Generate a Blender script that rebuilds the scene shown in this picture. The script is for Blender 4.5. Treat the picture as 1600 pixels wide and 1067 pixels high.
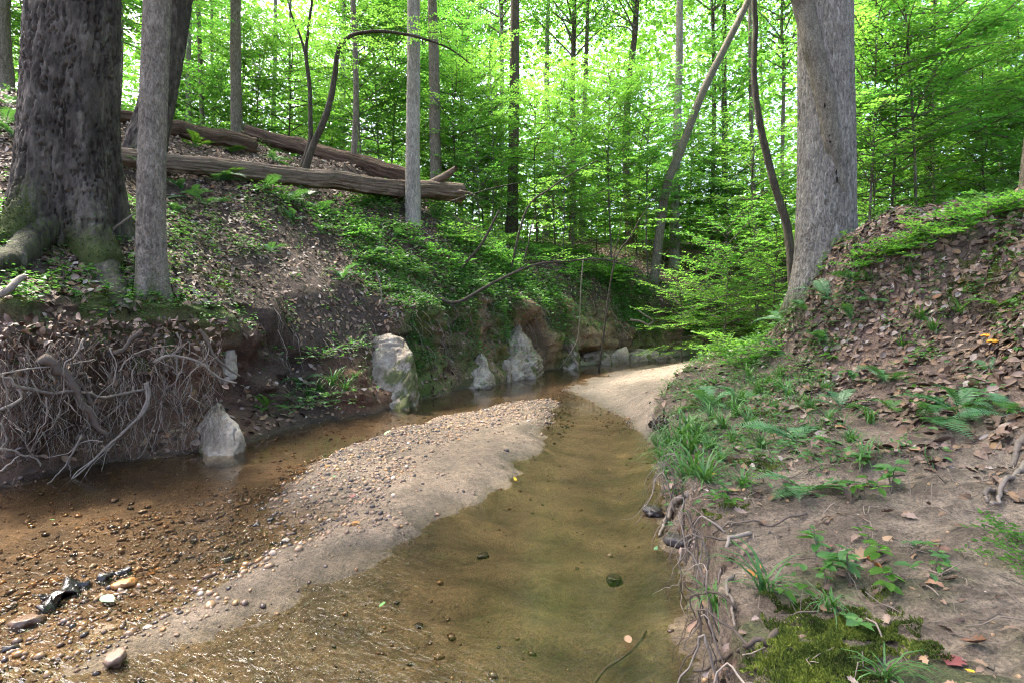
import bpy, math, random
import numpy as np
from mathutils import Vector, Matrix
from mathutils.bvhtree import BVHTree

for _o in list(bpy.data.objects):
    bpy.data.objects.remove(_o)
SC = bpy.context.scene
COL = SC.collection
rad = math.radians

# ------------------------------------------------------------------ camera
CAM_H = 1.5
FPX = 900.0            # focal length in pixels of the 1600 px wide photograph
HOR = 480.0            # horizon row in the photograph
cam_data = bpy.data.cameras.new('camera')
cam_data.sensor_width = 36.0
cam_data.lens = FPX / 1600.0 * 36.0
cam_data.shift_y = -(533.5 - HOR) / 1600.0
cam_data.clip_start = 0.05
cam_data.clip_end = 600.0
cam = bpy.data.objects.new('camera', cam_data)
cam.location = (0, 0, CAM_H)
cam.rotation_euler = (rad(90), 0, 0)
COL.objects.link(cam)
SC.camera = cam

# ------------------------------------------------------------------ sky, sun, exposure
SUN_EL, SUN_AZ = 60.0, -52.0      # azimuth from +Y (view direction) towards +X
world = bpy.data.worlds.new('World')
SC.world = world
world.use_nodes = True
wn = world.node_tree.nodes
wl = world.node_tree.links
wn.clear()
w_out = wn.new('ShaderNodeOutputWorld')
w_bg = wn.new('ShaderNodeBackground')
w_sky = wn.new('ShaderNodeTexSky')
w_sky.sky_type = 'NISHITA'
w_sky.sun_disc = False
w_sky.sun_elevation = rad(SUN_EL)
w_sky.sun_rotation = rad(SUN_AZ)
w_sky.altitude = 200
w_sky.air_density = 0.7
w_sky.dust_density = 6.0
w_sky.ozone_density = 0.3
w_bg.inputs['Strength'].default_value = 0.15
wl.new(w_sky.outputs[0], w_bg.inputs[0])
wl.new(w_bg.outputs[0], w_out.inputs[0])
sun_d = bpy.data.lights.new('sun', 'SUN')
sun_d.energy = 2.6
sun_d.angle = rad(9)
sun_d.color = (1.0, 0.95, 0.85)
sun = bpy.data.objects.new('sun', sun_d)
_sd = Vector((math.sin(rad(SUN_AZ)) * math.cos(rad(SUN_EL)), math.cos(rad(SUN_AZ)) * math.cos(rad(SUN_EL)), math.sin(rad(SUN_EL))))
sun.rotation_euler = _sd.to_track_quat('Z', 'Y').to_euler()
sun.location = _sd * 60
COL.objects.link(sun)
vs = SC.view_settings
vs.view_transform = 'Standard'
vs.look = 'None'
vs.exposure = 3.0
vs.gamma = 1.0
vs.use_curve_mapping = False
cy = SC.cycles
cy.max_bounces = 6
cy.diffuse_bounces = 3
cy.glossy_bounces = 2
cy.transmission_bounces = 5
cy.transparent_max_bounces = 8
cy.caustics_reflective = False
cy.caustics_refractive = False
cy.sample_clamp_indirect = 6.0
cy.use_denoising = True
cy.denoising_prefilter = 'NONE'
cy.filter_width = 1.15
cy.use_adaptive_sampling = True
cy.adaptive_threshold = 0.025

# ------------------------------------------------------------------ numeric helpers
RNG = np.random.default_rng(7)
_perm = np.random.default_rng(3).permutation(512)
_perm = np.concatenate([_perm, _perm]) % 512
_vals = np.random.default_rng(4).uniform(-1, 1, 512)


def vnoise(x, y, z):
    x, y, z = np.broadcast_arrays(np.asarray(x, float), np.asarray(y, float), np.asarray(z, float))
    xi, yi, zi = np.floor(x).astype(int), np.floor(y).astype(int), np.floor(z).astype(int)
    xf, yf, zf = x - xi, y - yi, z - zi
    u, v, w = (t * t * t * (t * (t * 6 - 15) + 10) for t in (xf, yf, zf))

    def h(i, j, k):
        return _vals[_perm[(_perm[(_perm[i & 511] + j) & 511] + k) & 511]]
    c = 0
    for di, wu in ((0, 1 - u), (1, u)):
        for dj, wv in ((0, 1 - v), (1, v)):
            for dk, ww in ((0, 1 - w), (1, w)):
                c = c + wu * wv * ww * h(xi + di, yi + dj, zi + dk)
    return c


def fbm(x, y, z=0.0, octv=4, gain=0.5):
    s, amp, f = 0, 1.0, 1.0
    for k in range(octv):
        s = s + amp * vnoise(np.asarray(x) * f + 17.3 * k, np.asarray(y) * f + 5.1 * k, np.asarray(z) * f + 9.7 * k)
        amp *= gain
        f *= 2.03
    return s


def sstep(t, a=0.0, b=1.0):
    t = np.clip((np.asarray(t, float) - a) / (b - a), 0, 1)
    return t * t * (3 - 2 * t)


def unit(v):
    v = np.asarray(v, float)
    return v / np.maximum(np.linalg.norm(v, axis=-1, keepdims=True), 1e-9)


# ------------------------------------------------------------------ mesh helpers
class Acc:
    """collects triangles / quads and per-vertex attributes for one mesh"""

    def __init__(self):
        self.V, self.T, self.Q, self.A, self.n = [], [], [], [], 0

    def add(self, V, F, tint=0.5):
        V = np.asarray(V, float).reshape(-1, 3)
        F = np.asarray(F, int)
        (self.T if F.shape[1] == 3 else self.Q).append(F + self.n)
        self.V.append(V)
        self.A.append(np.broadcast_to(np.asarray(tint, float), (len(V),)))
        self.n += len(V)
        return self

    def mesh(self, name, mat, smooth=True):
        V = np.concatenate(self.V)
        return mesh_data(name, V, [f for f in (np.concatenate(self.T) if self.T else None, np.concatenate(self.Q) if self.Q else None) if f is not None],
                         mat, smooth, {'tint': np.concatenate(self.A)})


def mesh_data(name, V, faces, mat, smooth=True, attrs=None):
    if not isinstance(faces, (list, tuple)):
        faces = [faces]
    me = bpy.data.meshes.new(name)
    V = np.ascontiguousarray(V, dtype=np.float32)
    me.vertices.add(len(V))
    me.vertices.foreach_set('co', V.ravel())
    nl = sum(f.size for f in faces)
    npoly = sum(len(f) for f in faces)
    me.loops.add(nl)
    me.loops.foreach_set('vertex_index', np.concatenate([f.ravel() for f in faces]).astype(np.int32))
    tot = np.concatenate([np.full(len(f), f.shape[1]) for f in faces]).astype(np.int32)
    st = np.concatenate([[0], np.cumsum(tot)[:-1]]).astype(np.int32)
    me.polygons.add(npoly)
    me.polygons.foreach_set('loop_start', st)
    try:
        me.polygons.foreach_set('loop_total', tot)
    except Exception:
        pass
    if smooth:
        me.polygons.foreach_set('use_smooth', np.ones(npoly, bool))
    for k, a in (attrs or {}).items():
        a = np.asarray(a, np.float32)
        if a.ndim == 1:
            at = me.attributes.new(k, 'FLOAT', 'POINT')
            at.data.foreach_set('value', np.ascontiguousarray(a))
        else:
            at = me.attributes.new(k, 'FLOAT_COLOR', 'POINT')
            c = np.ones((len(a), 4), np.float32)
            c[:, :3] = a
            at.data.foreach_set('color', c.ravel())
    me.update(calc_edges=True)
    me.validate()
    if mat is not None:
        me.materials.append(mat)
    return me


def obj(name, data, parent=None, loc=None, rot=None, scale=None):
    o = bpy.data.objects.new(name, data)
    COL.objects.link(o)
    if parent is not None:
        o.parent = parent
    if loc is not None:
        o.location = loc
    if rot is not None:
        o.rotation_euler = rot
    if scale is not None:
        o.scale = (scale, scale, scale) if np.isscalar(scale) else scale
    return o


def tag(o, label=None, cat=None, group=None, kind=None):
    if label:
        o['label'] = label
    if cat:
        o['category'] = cat
    if group:
        o['group'] = group
    if kind:
        o['kind'] = kind
    return o


def thing(name, label, cat, loc=(0, 0, 0), rz=0.0, group=None, scale=None):
    o = obj(name, None, None, loc, (0, 0, rz), scale)
    o.empty_display_size = 0.1
    return tag(o, label, cat, group)


def frames(pts):
    pts = np.asarray(pts, float)
    t = unit(np.gradient(pts, axis=0))
    ref = np.array([0, 0, 1.0]) if abs(t[0][2]) < 0.8 else np.array([1.0, 0, 0])
    n = unit(np.cross(t[0], ref))
    N = [n]
    for k in range(1, len(pts)):
        n = N[-1] - t[k] * np.dot(N[-1], t[k])
        N.append(unit(n))
    N = np.array(N)
    return t, N, np.cross(t, N)


def tube(pts, r, n=6, cap=False):
    """swept tube; returns V, quads"""
    pts = np.asarray(pts, float)
    r = np.broadcast_to(np.asarray(r, float), (len(pts),))
    t, N, B = frames(pts)
    if cap:
        pts, N, B = (np.concatenate([q[:1], q, q[-1:]]) for q in (pts, N, B))
        r = np.concatenate([[r[0] * .02], r, [r[-1] * .02]])
    th = np.linspace(0, 2 * np.pi, n, endpoint=False)
    c, s = np.cos(th), np.sin(th)
    V = pts[:, None, :] + r[:, None, None] * (c[None, :, None] * N[:, None, :] + s[None, :, None] * B[:, None, :])
    m = len(pts)
    i = np.arange(m - 1)[:, None] * n
    j = np.arange(n)[None, :]
    j2 = (j + 1) % n
    Q = np.stack([i + j, i + j2, i + n + j2, i + n + j], -1).reshape(-1, 4)
    return V.reshape(-1, 3), Q


def spline(ctrl, n):
    """Catmull-Rom through control points"""
    P = np.asarray(ctrl, float)
    P = np.vstack([2 * P[0] - P[1], P, 2 * P[-1] - P[-2]])
    u = np.linspace(0, len(P) - 3 - 1e-6, n)
    k = u.astype(int)
    f = (u - k)[:, None]
    p0, p1, p2, p3 = P[k], P[k + 1], P[k + 2], P[k + 3]
    return 0.5 * (2 * p1 + (p2 - p0) * f + (2 * p0 - 5 * p1 + 4 * p2 - p3) * f ** 2 + (3 * p1 - p0 - 3 * p2 + p3) * f ** 3)


def scatter(acc, TV, TF, C, D, Nn, S, tint=0.5):
    """stamp template (x along D, y sideways, z along normal) at every C"""
    C, D, Nn = np.asarray(C, float), unit(D), np.asarray(Nn, float)
    Nn = unit(Nn - D * np.sum(D * Nn, -1, keepdims=True))
    Sd = np.cross(Nn, D)
    S = np.broadcast_to(np.asarray(S, float), (len(C),))
    TV = np.asarray(TV, float)
    V = C[:, None, :] + S[:, None, None] * (TV[None, :, 0, None] * D[:, None, :] + TV[None, :, 1, None] * Sd[:, None, :] + TV[None, :, 2, None] * Nn[:, None, :])
    k = len(TV)
    TF = np.asarray(TF, int)
    F = (TF[None] + (np.arange(len(C)) * k)[:, None, None]).reshape(-1, TF.shape[1])
    t = np.repeat(np.broadcast_to(np.asarray(tint, float), (len(C),)), k)
    acc.add(V.reshape(-1, 3), F, t)


# ------------------------------------------------------------------ material helpers
class Mat:
    def __init__(self, name):
        self.m = bpy.data.materials.new(name)
        self.m.use_nodes = True
        self.t = self.m.node_tree
        self.t.nodes.clear()
        self.out = self.n('ShaderNodeOutputMaterial')

    def n(self, typ, **kw):
        nd = self.t.nodes.new(typ)
        for k, v in kw.items():
            setattr(nd, k, v)
        return nd

    def l(self, a, b):
        self.t.links.new(a, b)

    def noise(self, scale, detail=4, rough=0.6, vec=None, dist=0.0):
        nd = self.n('ShaderNodeTexNoise')
        nd.inputs['Scale'].default_value = scale
        nd.inputs['Detail'].default_value = detail
        nd.inputs['Roughness'].default_value = rough
        nd.inputs['Distortion'].default_value = dist
        if vec is not None:
            self.l(vec, nd.inputs['Vector'])
        return nd.outputs['Fac']

    def pos(self, scale=(1, 1, 1), obj_space=True):
        tc = self.n('ShaderNodeTexCoord')
        mp = self.n('ShaderNodeMapping')
        mp.inputs['Scale'].default_value = scale
        self.l(tc.outputs['Object'], mp.inputs['Vector'])
        return mp.outputs[0]

    def ramp(self, fac, stops):
        r = self.n('ShaderNodeValToRGB')
        e = r.color_ramp.elements
        while len(e) < len(stops):
            e.new(0.5)
        for k, (p, c) in enumerate(stops):
            e[k].position = p
            e[k].color = (*c, 1) if not np.isscalar(c) else (c, c, c, 1)
        self.l(fac, r.inputs[0])
        return r.outputs[0]

    def mix(self, fac, a, b, mode='MIX'):
        nd = self.n('ShaderNodeMix', data_type='RGBA', blend_type=mode)
        for s, v in ((0, fac), (6, a), (7, b)):
            if hasattr(v, 'links') or isinstance(v, bpy.types.NodeSocket):
                self.l(v, nd.inputs[s])
            elif np.isscalar(v):
                nd.inputs[s].default_value = v if s == 0 else (v, v, v, 1)
            else:
                nd.inputs[s].default_value = (*v, 1)
        return nd.outputs[2]

    def math(self, op, a, b=0.0, clamp=False):
        nd = self.n('ShaderNodeMath', operation=op, use_clamp=clamp)
        for s, v in ((0, a), (1, b)):
            if isinstance(v, bpy.types.NodeSocket):
                self.l(v, nd.inputs[s])
            else:
                nd.inputs[s].default_value = v
        return nd.outputs[0]

    def attr(self, name, fac=True):
        nd = self.n('ShaderNodeAttribute', attribute_name=name)
        return nd.outputs['Fac'] if fac else nd.outputs['Color']

    def rnd(self):
        return self.n('ShaderNodeObjectInfo').outputs['Random']

    def bump(self, h, strength=0.5, dist=0.02, nrm=None):
        b = self.n('ShaderNodeBump')
        b.inputs['Strength'].default_value = strength
        b.inputs['Distance'].default_value = dist
        self.l(h, b.inputs['Height'])
        if nrm is not None:
            self.l(nrm, b.inputs['Normal'])
        return b.outputs[0]

    def bsdf(self, color, rough=0.8, nrm=None, spec=0.3, **kw):
        p = self.n('ShaderNodeBsdfPrincipled')
        for key, v in (('Base Color', color), ('Roughness', rough), ('Specular IOR Level', spec)):
            if isinstance(v, bpy.types.NodeSocket):
                self.l(v, p.inputs[key])
            elif np.isscalar(v):
                p.inputs[key].default_value = v
            else:
                p.inputs[key].default_value = (*v, 1)
        if nrm is not None:
            self.l(nrm, p.inputs['Normal'])
        self.l(p.outputs[0], self.out.inputs[0])
        return p


def leaf_mat(name, dark, light, trans, tw=0.45, rough=0.5, spec=0.35):
    """leaf: reflects and lets light through; colour varies leaf by leaf and plant by plant"""
    M = Mat(name)
    t = M.attr('tint')
    r = M.rnd()
    f = M.math('ADD', M.math('MULTIPLY', t, 0.55), M.math('MULTIPLY', r, 0.45))
    c = M.mix(f, dark, light)
    p = M.bsdf(c, rough, spec=spec)
    tr = M.n('ShaderNodeBsdfTranslucent')
    ct = M.mix(f, tuple(x * 0.72 for x in trans), trans)
    M.l(ct, tr.inputs[0])
    mx = M.n('ShaderNodeMixShader')
    mx.inputs[0].default_value = tw
    M.l(p.outputs[0], mx.inputs[1])
    M.l(tr.outputs[0], mx.inputs[2])
    M.l(mx.outputs[0], M.out.inputs[0])
    return M.m


def bark_mat(name, c1, c2, c3, sxy=14, sz=3, moss=(0.045, 0.06, 0.012), bump=0.7, bd=0.02):
    M = Mat(name)
    v = M.pos((sxy, sxy, sz))
    n1 = M.noise(1.0, 5, 0.65, v, 0.4)
    n2 = M.noise(2.2, 3, 0.6, M.pos((1.1, 1.1, 0.7)))
    n3 = M.noise(9.0, 3, 0.6, M.pos((6, 6, 6)))
    c = M.ramp(n1, [(0.30, c1), (0.52, c2), (0.70, c3)])
    c = M.mix(M.ramp(n2, [(0.35, 0.0), (0.75, 0.55)]), c, c3)
    c = M.mix(M.math('MULTIPLY', n3, 0.35), c, c1)
    n4 = M.noise(1.0, 5, .7, M.pos((sxy * 2.3, sxy * 2.3, sz * 3.2)), .3)
    c = M.mix(1.0, c, M.ramp(n4, [(.34, .45), (.5, 1.0), (.7, 1.3)]), 'MULTIPLY')
    ms = M.math('ADD', M.attr('moss'), M.math('MULTIPLY', M.math('SUBTRACT', M.math('ADD', n3, n4), 1.08), 0.9))
    c = M.mix(M.ramp(ms, [(0.40, 0.0), (0.66, 0.85)]), c, moss)
    h = M.math('ADD', n1, M.math('MULTIPLY', n4, 0.6))
    M.bsdf(c, 0.9, M.bump(h, bump, bd), spec=0.2)
    return M.m

# ------------------------------------------------------------------ terrain: a = along the stream, b = across it (towards the left bank)
AX = np.array([0.5873, 0.8094])
BX = np.array([-0.8094, 0.5873])


def to_ab(x, y):
    return x * AX[0] + y * AX[1], x * BX[0] + y * BX[1]


def to_xy(a, b):
    return a * AX[0] + b * BX[0], a * AX[1] + b * BX[1]


_LA = [-30, -6, 1.4, 3.4, 5.0, 6.8, 8.9, 11.7, 13.4, 16.7, 20, 26, 34, 80]
_LB = [7.5, 6.6, 6.30, 6.26, 6.36, 6.56, 6.9, 7.36, 7.1, 6.4, 5.0, 1.6, -3.5, -36]
_RA = [-30, -6, 0.5, 1.6, 2.3, 3.1, 4.8, 5.8, 6.7, 7.3, 8.3, 9.2, 12, 15, 17.5, 20, 26, 34, 80]
_RB = [-4, -2, 0.1, 0.45, 0.75, 1.13, 1.86, 2.4, 2.95, 3.35, 4.5, 5.45, 5.9, 5.75, 5.1, 3.8, 0.2, -5, -38]
_R0B = [-4, -2, 0.1, 0.45, 0.75, 1.13, 1.86, 2.4, 2.75, 2.9, 3.05, 3.2, 3.8, 3.9, 3.3, 2.2, -1, -6, -39]
_BA = [-2, 0.2, 1.5, 2.6, 3.7, 5.0, 6.5, 7.6, 8.3, 9]
_BR = [2.7, 2.55, 2.46, 2.55, 2.87, 3.2, 4.0, 4.55, 5.0, 5.2]
_BL = [3.0, 3.5, 3.9, 4.5, 5.05, 5.40, 5.38, 5.25, 5.05, 5.2]


def smooth_interp(x, xp, fp):
    w = 0.35
    return sum(np.interp(x + o, xp, fp) for o in (-w, -w / 2, 0, w / 2, w)) / 5


_HD = [0.4, 1.3, 2.3, 4.5, 6.0, 9.0, 12, 25, 70]
_HA = [-10, 2.5, 4.2, 6.8, 9.0, 11.0, 13, 17, 22, 30, 80]
_HZ = np.array([
    [1.45, 2.0, 2.6, 3.7, 4.3, 5.3, 6.1, 7.5, 9],
    [1.48, 2.1, 2.75, 3.9, 4.5, 5.5, 6.3, 7.5, 9],
    [1.35, 1.85, 2.45, 4.0, 4.8, 5.9, 6.7, 8.0, 9],
    [1.40, 2.1, 3.0, 4.4, 5.1, 6.1, 6.8, 8.0, 9],
    [1.6, 2.6, 3.55, 5.0, 5.5, 5.8, 6.0, 6.8, 8],
    [1.6, 2.85, 3.9, 4.95, 5.05, 5.1, 5.2, 5.7, 7],
    [1.55, 2.7, 3.2, 3.6, 3.8, 4.1, 4.4, 5.2, 7],
    [1.4, 2.4, 3.0, 3.5, 3.7, 4.0, 4.2, 5.0, 7],
    [0.9, 1.5, 2.0, 3.0, 3.5, 4.2, 4.6, 5.4, 7],
    [0.8, 1.3, 1.8, 3.0, 3.6, 4.4, 5.0, 6.0, 8],
    [0.8, 1.3, 1.8, 3.0, 3.6, 4.4, 5.0, 6.0, 8]])


def table(a, d):
    ia = np.clip(np.searchsorted(_HA, a) - 1, 0, len(_HA) - 2)
    fa = np.clip((a - np.take(_HA, ia)) / (np.take(_HA, ia + 1) - np.take(_HA, ia)), 0, 1)
    idd = np.clip(np.searchsorted(_HD, d) - 1, 0, len(_HD) - 2)
    fd = np.clip((d - np.take(_HD, idd)) / (np.take(_HD, idd + 1) - np.take(_HD, idd)), 0, 1)
    z = _HZ
    return (z[ia, idd] * (1 - fa) * (1 - fd) + z[ia + 1, idd] * fa * (1 - fd) + z[ia, idd + 1] * (1 - fa) * fd + z[ia + 1, idd + 1] * fa * fd)


_ED = [0, 0.12, 0.5, 1.0, 2.0, 2.7, 3.4, 4.2, 5.5, 8, 14, 30, 70]
_EZ = [0, 0.32, 0.38, 0.46, 0.64, 0.95, 1.40, 2.02, 2.5, 2.85, 3.3, 4.5, 6]


def isb(b, gr, br, edge):
    return sstep(edge, .15, .5) * (b < gr)


def build_terrain():
    def grow(start, step, end, g=1.12):
        out, x = [], start
        while abs(x) < abs(end):
            x += step
            step *= g
            out.append(x)
        return out
    aa = np.array(sorted(grow(-1.2, -0.06, -26) + list(np.arange(-1.2, 18.5, 0.06)) + grow(18.5, 0.06, 90, 1.06)))
    dd = np.array(sorted(set(np.round(grow(-9.0, -0.07, -90, 1.09) + list(np.arange(-9.0, -0.05, 0.055)) + list(np.arange(-0.05, 0.42, 0.011))
                                      + list(np.arange(0.42, 7.0, 0.06)) + grow(7.0, 0.07, 90, 1.09), 4))))
    a = np.repeat(aa[:, None], len(dd), 1)
    wig = 0.16 * fbm(aa * 0.9, 3.1, 0.0, 4)
    bl = smooth_interp(aa, _LA, _LB) + wig
    b = bl[:, None] + dd[None, :]
    d = np.repeat(dd[None, :], len(aa), 0)
    br = (smooth_interp(aa, _RA, _RB) + 0.10 * fbm(aa * 1.3, 8.4, 0.0, 3))[:, None]
    br0 = np.minimum((smooth_interp(aa, _RA, _R0B) + 0.10 * fbm(aa * 1.3, 8.4, 0.0, 3))[:, None], br)
    n1 = fbm(a * 0.7, b * 0.7, 0.3, 4)
    n2 = fbm(a * 3.1, b * 3.1, 1.3, 4)
    n3 = fbm(a * 11, b * 11, 2.3, 3)
    # left hill
    hill = table(a, np.maximum(d, 0.4))
    for _ in range(1):
        hill = (hill + table(a + 0.5, np.maximum(d + 0.3, 0.4)) + table(a - 0.5, np.maximum(d - 0.3, 0.4))) / 3
    lip = table(a, np.full_like(d, 0.4))
    wc = np.interp(a + 0.25 * n1, [-9, 3.9, 4.6, 5.6, 6.3, 7.2, 11.5, 12.5, 14, 17, 30], [0.36, 0.36, 1.0, 1.15, 0.75, 0.36, 0.36, 0.36, 0.5, 0.6, 0.9])
    zl = hill * np.clip(d / wc, 0, 1) ** 0.8 + np.where(d > 0.3, 0.16 * n1 * sstep(d, 0.3, 2) + 0.06 * n2 + 0.015 * n3, 0)
    # right side
    e0 = br0 - b
    steep = 1 + 0.15 * sstep(a, 6.5, 9.0) * sstep(e0, 0.5, 2) * (1 - sstep(e0, 2.5, 4))
    eff = e0 * (1 + 0.9 * sstep(a, 7.4, 9.3) * (1 - sstep(a, 13, 16)))
    zr = np.interp(eff, _ED, _EZ) * steep + (0.10 * n1 * sstep(e0, 0.8, 3) + 0.05 * n2 * sstep(e0, 0.1, 0.8) + 0.020 * n3)
    wbar = np.maximum(br - br0, 0.02)
    barz = 0.30 * sstep((br - b) / np.maximum(wbar, 0.4), 0, 1.0) * np.minimum(1, wbar / 0.4)
    zr = np.where(e0 > 0, np.maximum(zr, 0) + np.where(wbar > 0.15, 0.22 * np.clip(1 - e0 / 1.2, 0, 1) * np.minimum(1, wbar / 1.0), 0), barz + 0.012 * n2)
    zr = np.where((e0 > 0) & (e0 < 0.25) & (wbar > 0.3), np.maximum(zr, barz), zr)
    # bed
    edge = np.minimum(-d, b - br)
    zb = -0.10 * sstep(edge, 0, 0.5) + 0.012 * n2 + 0.005 * n3
    gl = smooth_interp(aa, _BA, _BL)[:, None]
    gr = smooth_interp(aa, _BA, _BR)[:, None]
    m = np.minimum(b - gr, gl - b) + 0.10 * n2
    tt = (b - gr) / np.maximum(gl - gr, .2)
    top = np.interp(a, [-3, 0.6, 1.6, 3.0, 7, 9], [-0.03, -0.02, 0.04, 0.085, 0.085, 0.0])
    top = top - sstep(tt + .12 * n2, .30, .55) * (1 - sstep(a + .35 * n1, 2.2, 3.9)) * (top + 0.022)
    zb = zb + (top + 0.09) * sstep(m, -0.28, 0.42) * sstep(a, -2.0, 0.3) * (1 - sstep(a, 8.2, 9.0))
    riff = sstep(b, 2.2, 3.0) * (1 - sstep(b, 4.3, 5.4)) * (1 - sstep(a, 2.0, 3.4)) * sstep(a, -6, -2)
    zb = zb + riff * (0.045 + 0.035 * n2 + 0.02 * n1) * (1 - sstep(m, -0.1, 0.3) * 0.8)
    zb = zb + 0.010 * np.sin(a * 16 + 2.5 * n1 + 1.5 * n2) * isb(b, gr, br, edge)
    z = np.where(d > 0, zl, np.where(b < br, zr, zb))
    # undercut and rough bank face: shift the face into / out of the bank
    face = sstep(d, 0.0, 0.05) * (1 - sstep(d, 0.34, 0.75))
    rel = np.clip(z / np.maximum(lip, 0.3), 0, 1)
    und = np.interp(a, [-9, 0.5, 3.6, 4.4, 6.0, 20], [0.55, 0.65, 0.55, 0.08, 0.0, 0.0]) * (1 - rel) * sstep(1 - rel, 0.0, 0.35)
    und = und + np.interp(a, [12.4, 12.8, 14.2, 14.6], [0, 0.5, 0.5, 0]) * sstep(0.45 - z, 0, 0.2)
    rough = 0.30 * fbm(a * 1.1, z * 1.3, 4.0, 4) + 0.09 * fbm(a * 4.5, z * 6, 6.0, 4) + .05 * np.abs(fbm(a * .8, z * 7, 2., 3))
    bsh = b + face * (und + rough * sstep(rel, 0.02, 0.25))
    e_face = sstep(e0, -0.05, 0.05) * (1 - sstep(e0, 0.12, 0.4)) * (wbar < 0.25)
    bsh = bsh - e_face * (0.12 * (1 - np.clip(z / 0.32, 0, 1)) + 0.05 * fbm(a * 4, z * 6, 2.0, 3))
    x, y = to_xy(a, bsh)
    P = np.stack([x, y, z], -1)
    # ---- surface colours of the different soils
    def C(r, g, bb):
        return np.array([r, g, bb])
    sand = C(.232, .18, .134)
    sand = sand * (1 + 0.12 * n1 + 0.10 * n2 + 0.22 * n3)[..., None]
    col = sand.copy()

    def blend(c, w):
        nonlocal col
        w = np.clip(w, 0, 1)[..., None]
        col = col * (1 - w) + np.asarray(c) * w
    bar_damp = (d <= 0) & (b >= br)
    col = np.where(bar_damp[..., None], col * np.array([.82, .78, .74]), col)
    soil = C(.068, .046, .034) * (1 + 0.3 * n2)[..., None]
    clay = C(.35, .25, .135) * (1 + 0.25 * n2)[..., None]
    red = C(.17, .085, .05)
    moss = C(.055, .085, .016) * (1 + 0.35 * n3)[..., None]
    bed_o = C(.15, .09, .047)
    bed_g = C(.20, .145, .085)
    isbed = (d <= 0) & (b >= br)
    wb = isbed * (1 - sstep(z, 0.0, 0.035))
    blend(np.where((b > (gl + gr) / 2)[..., None], bed_o, bed_g) * (1 + 0.40 * n2 + 0.32 * n3 + 0.22 * np.sin(a * 16 + 2.5 * n1 + 1.5 * n2) * (b < gr))[..., None], wb * 0.9)
    wet = np.where(isbed, 1 - sstep(z + .03 * n2, 0.01, 0.085), (1 - sstep(z, 0.0, 0.10)))
    blend(soil * .8, isbed * (1 - sstep(-d + .1 * n2, .05, .3)) * .8)
    left = (d > 0)
    wl_ = left * 1.0
    cliff = left * (1 - sstep(d, 0.33, 0.6))
    blend(soil, wl_)
    blend(clay, cliff * sstep(a + n1, 4.6, 6.0) * (0.65 + 0.4 * n2))
    blend(red, cliff * (1 - sstep(a + n1, 4.2, 5.2)) * (0.25 + 0.5 * n1))
    blend(red, cliff * sstep(a + n1 * .6, 4.4, 4.8) * (1 - sstep(a + n1 * .6, 5.6, 6.0)) * 0.7)
    ms = cliff * sstep(a, 6.0, 7.0) * sstep(n1 + 0.9 * n2 + 0.30 * np.exp(-((a - 8.8) / 2.0) ** 2), 0.15, 0.6)
    blend(moss, ms * 0.75)
    lipm = left * sstep(d, 0.2, 0.4) * (1 - sstep(d, 1.2, 2.8)) * sstep(n1 + 0.6 * n2, -0.05, 0.35)
    blend(moss, lipm * 0.9)
    blend(moss, left * sstep(a, 4.3, 4.8) * (1 - sstep(a, 6.8, 7.6)) * (1 - sstep(d, .9, 1.8)) * sstep(n1 + .8 * n2, -.05, .3) * .85)
    blend(C(.33, .30, .26), left * (1 - sstep(z, .1, .35)) * sstep(a, 12, 13) * (1 - sstep(a, 17, 18)) * 0.7)
    # right bank
    right = (b < br)
    er = e0
    blend(soil * 1.25, right * sstep(er + 0.5 * n1 + 0.35 * n2, 2.0, 2.7))
    blend(C(.17, .11, .08), right * sstep(er + 0.4 * n2, 1.1, 1.7) * (1 - sstep(er, 2.6, 3.0)) * sstep(a + n1, 4.4, 5.6) * 0.85)
    blend(soil * 1.3, right * sstep(er, -0.05, 0.03) * (1 - sstep(er + 0.4 * n2, 0.2, 0.8)) * (0.55 + 0.8 * n2))
    blend(soil * 1.4, right * (er > 0) * (1 - sstep(er, 0.6, 2.2)) * sstep(a + .6 * n1, 5.0, 6.4) * (0.6 + .6 * n2))
    blend(C(.085, .062, .045), right * sstep(er, 0.0, 0.3) * sstep(n2 + 0.8 * n3, -0.25, 0.45) * (1 - sstep(er, 1.6, 2.4)) * 0.85)
    m2 = right * sstep(er, 0.02, 0.15) * (1 - sstep(er, 0.7, 1.3)) * (1 - sstep(a + 0.5 * n1, 2.4, 3.0))
    blend(moss * .8, m2 * sstep(n2 + .4 * n1, 0.1, 0.5) * 0.6)
    m3 = right * sstep(er, 2.6, 3.4) * sstep(n1 + 0.5 * n2, 0.15, 0.5) * (1 - sstep(er, 4.5, 6))
    blend(moss * 1.2, m3 * 0.8)
    # forest floor further off
    far = sstep(np.hypot(x, y), 20, 30)
    blend(C(.10, .065, .045) * (1 + 0.3 * n2)[..., None], far * 0.8)
    wet = np.clip(wet, 0, 1)
    col = col * (1 - 0.42 * wet)[..., None]
    na, nd_ = a.shape
    idx = np.arange(na * nd_).reshape(na, nd_)
    Q = np.stack([idx[:-1, :-1], idx[1:, :-1], idx[1:, 1:], idx[:-1, 1:]], -1).reshape(-1, 4)
    Q = Q[:, ::-1]
    return dict(P=P, Q=Q, a=a, b=b, d=d, e0=e0, br=br + 0 * a, z=z, col=np.clip(col, 0.005, 0.9), wet=wet, m=m, isbed=isbed, right=right, n1=n1, n2=n2, gl=gl + 0 * a, gr=gr + 0 * a, riff=riff, wbar=wbar + 0 * a)


T = build_terrain()


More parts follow.
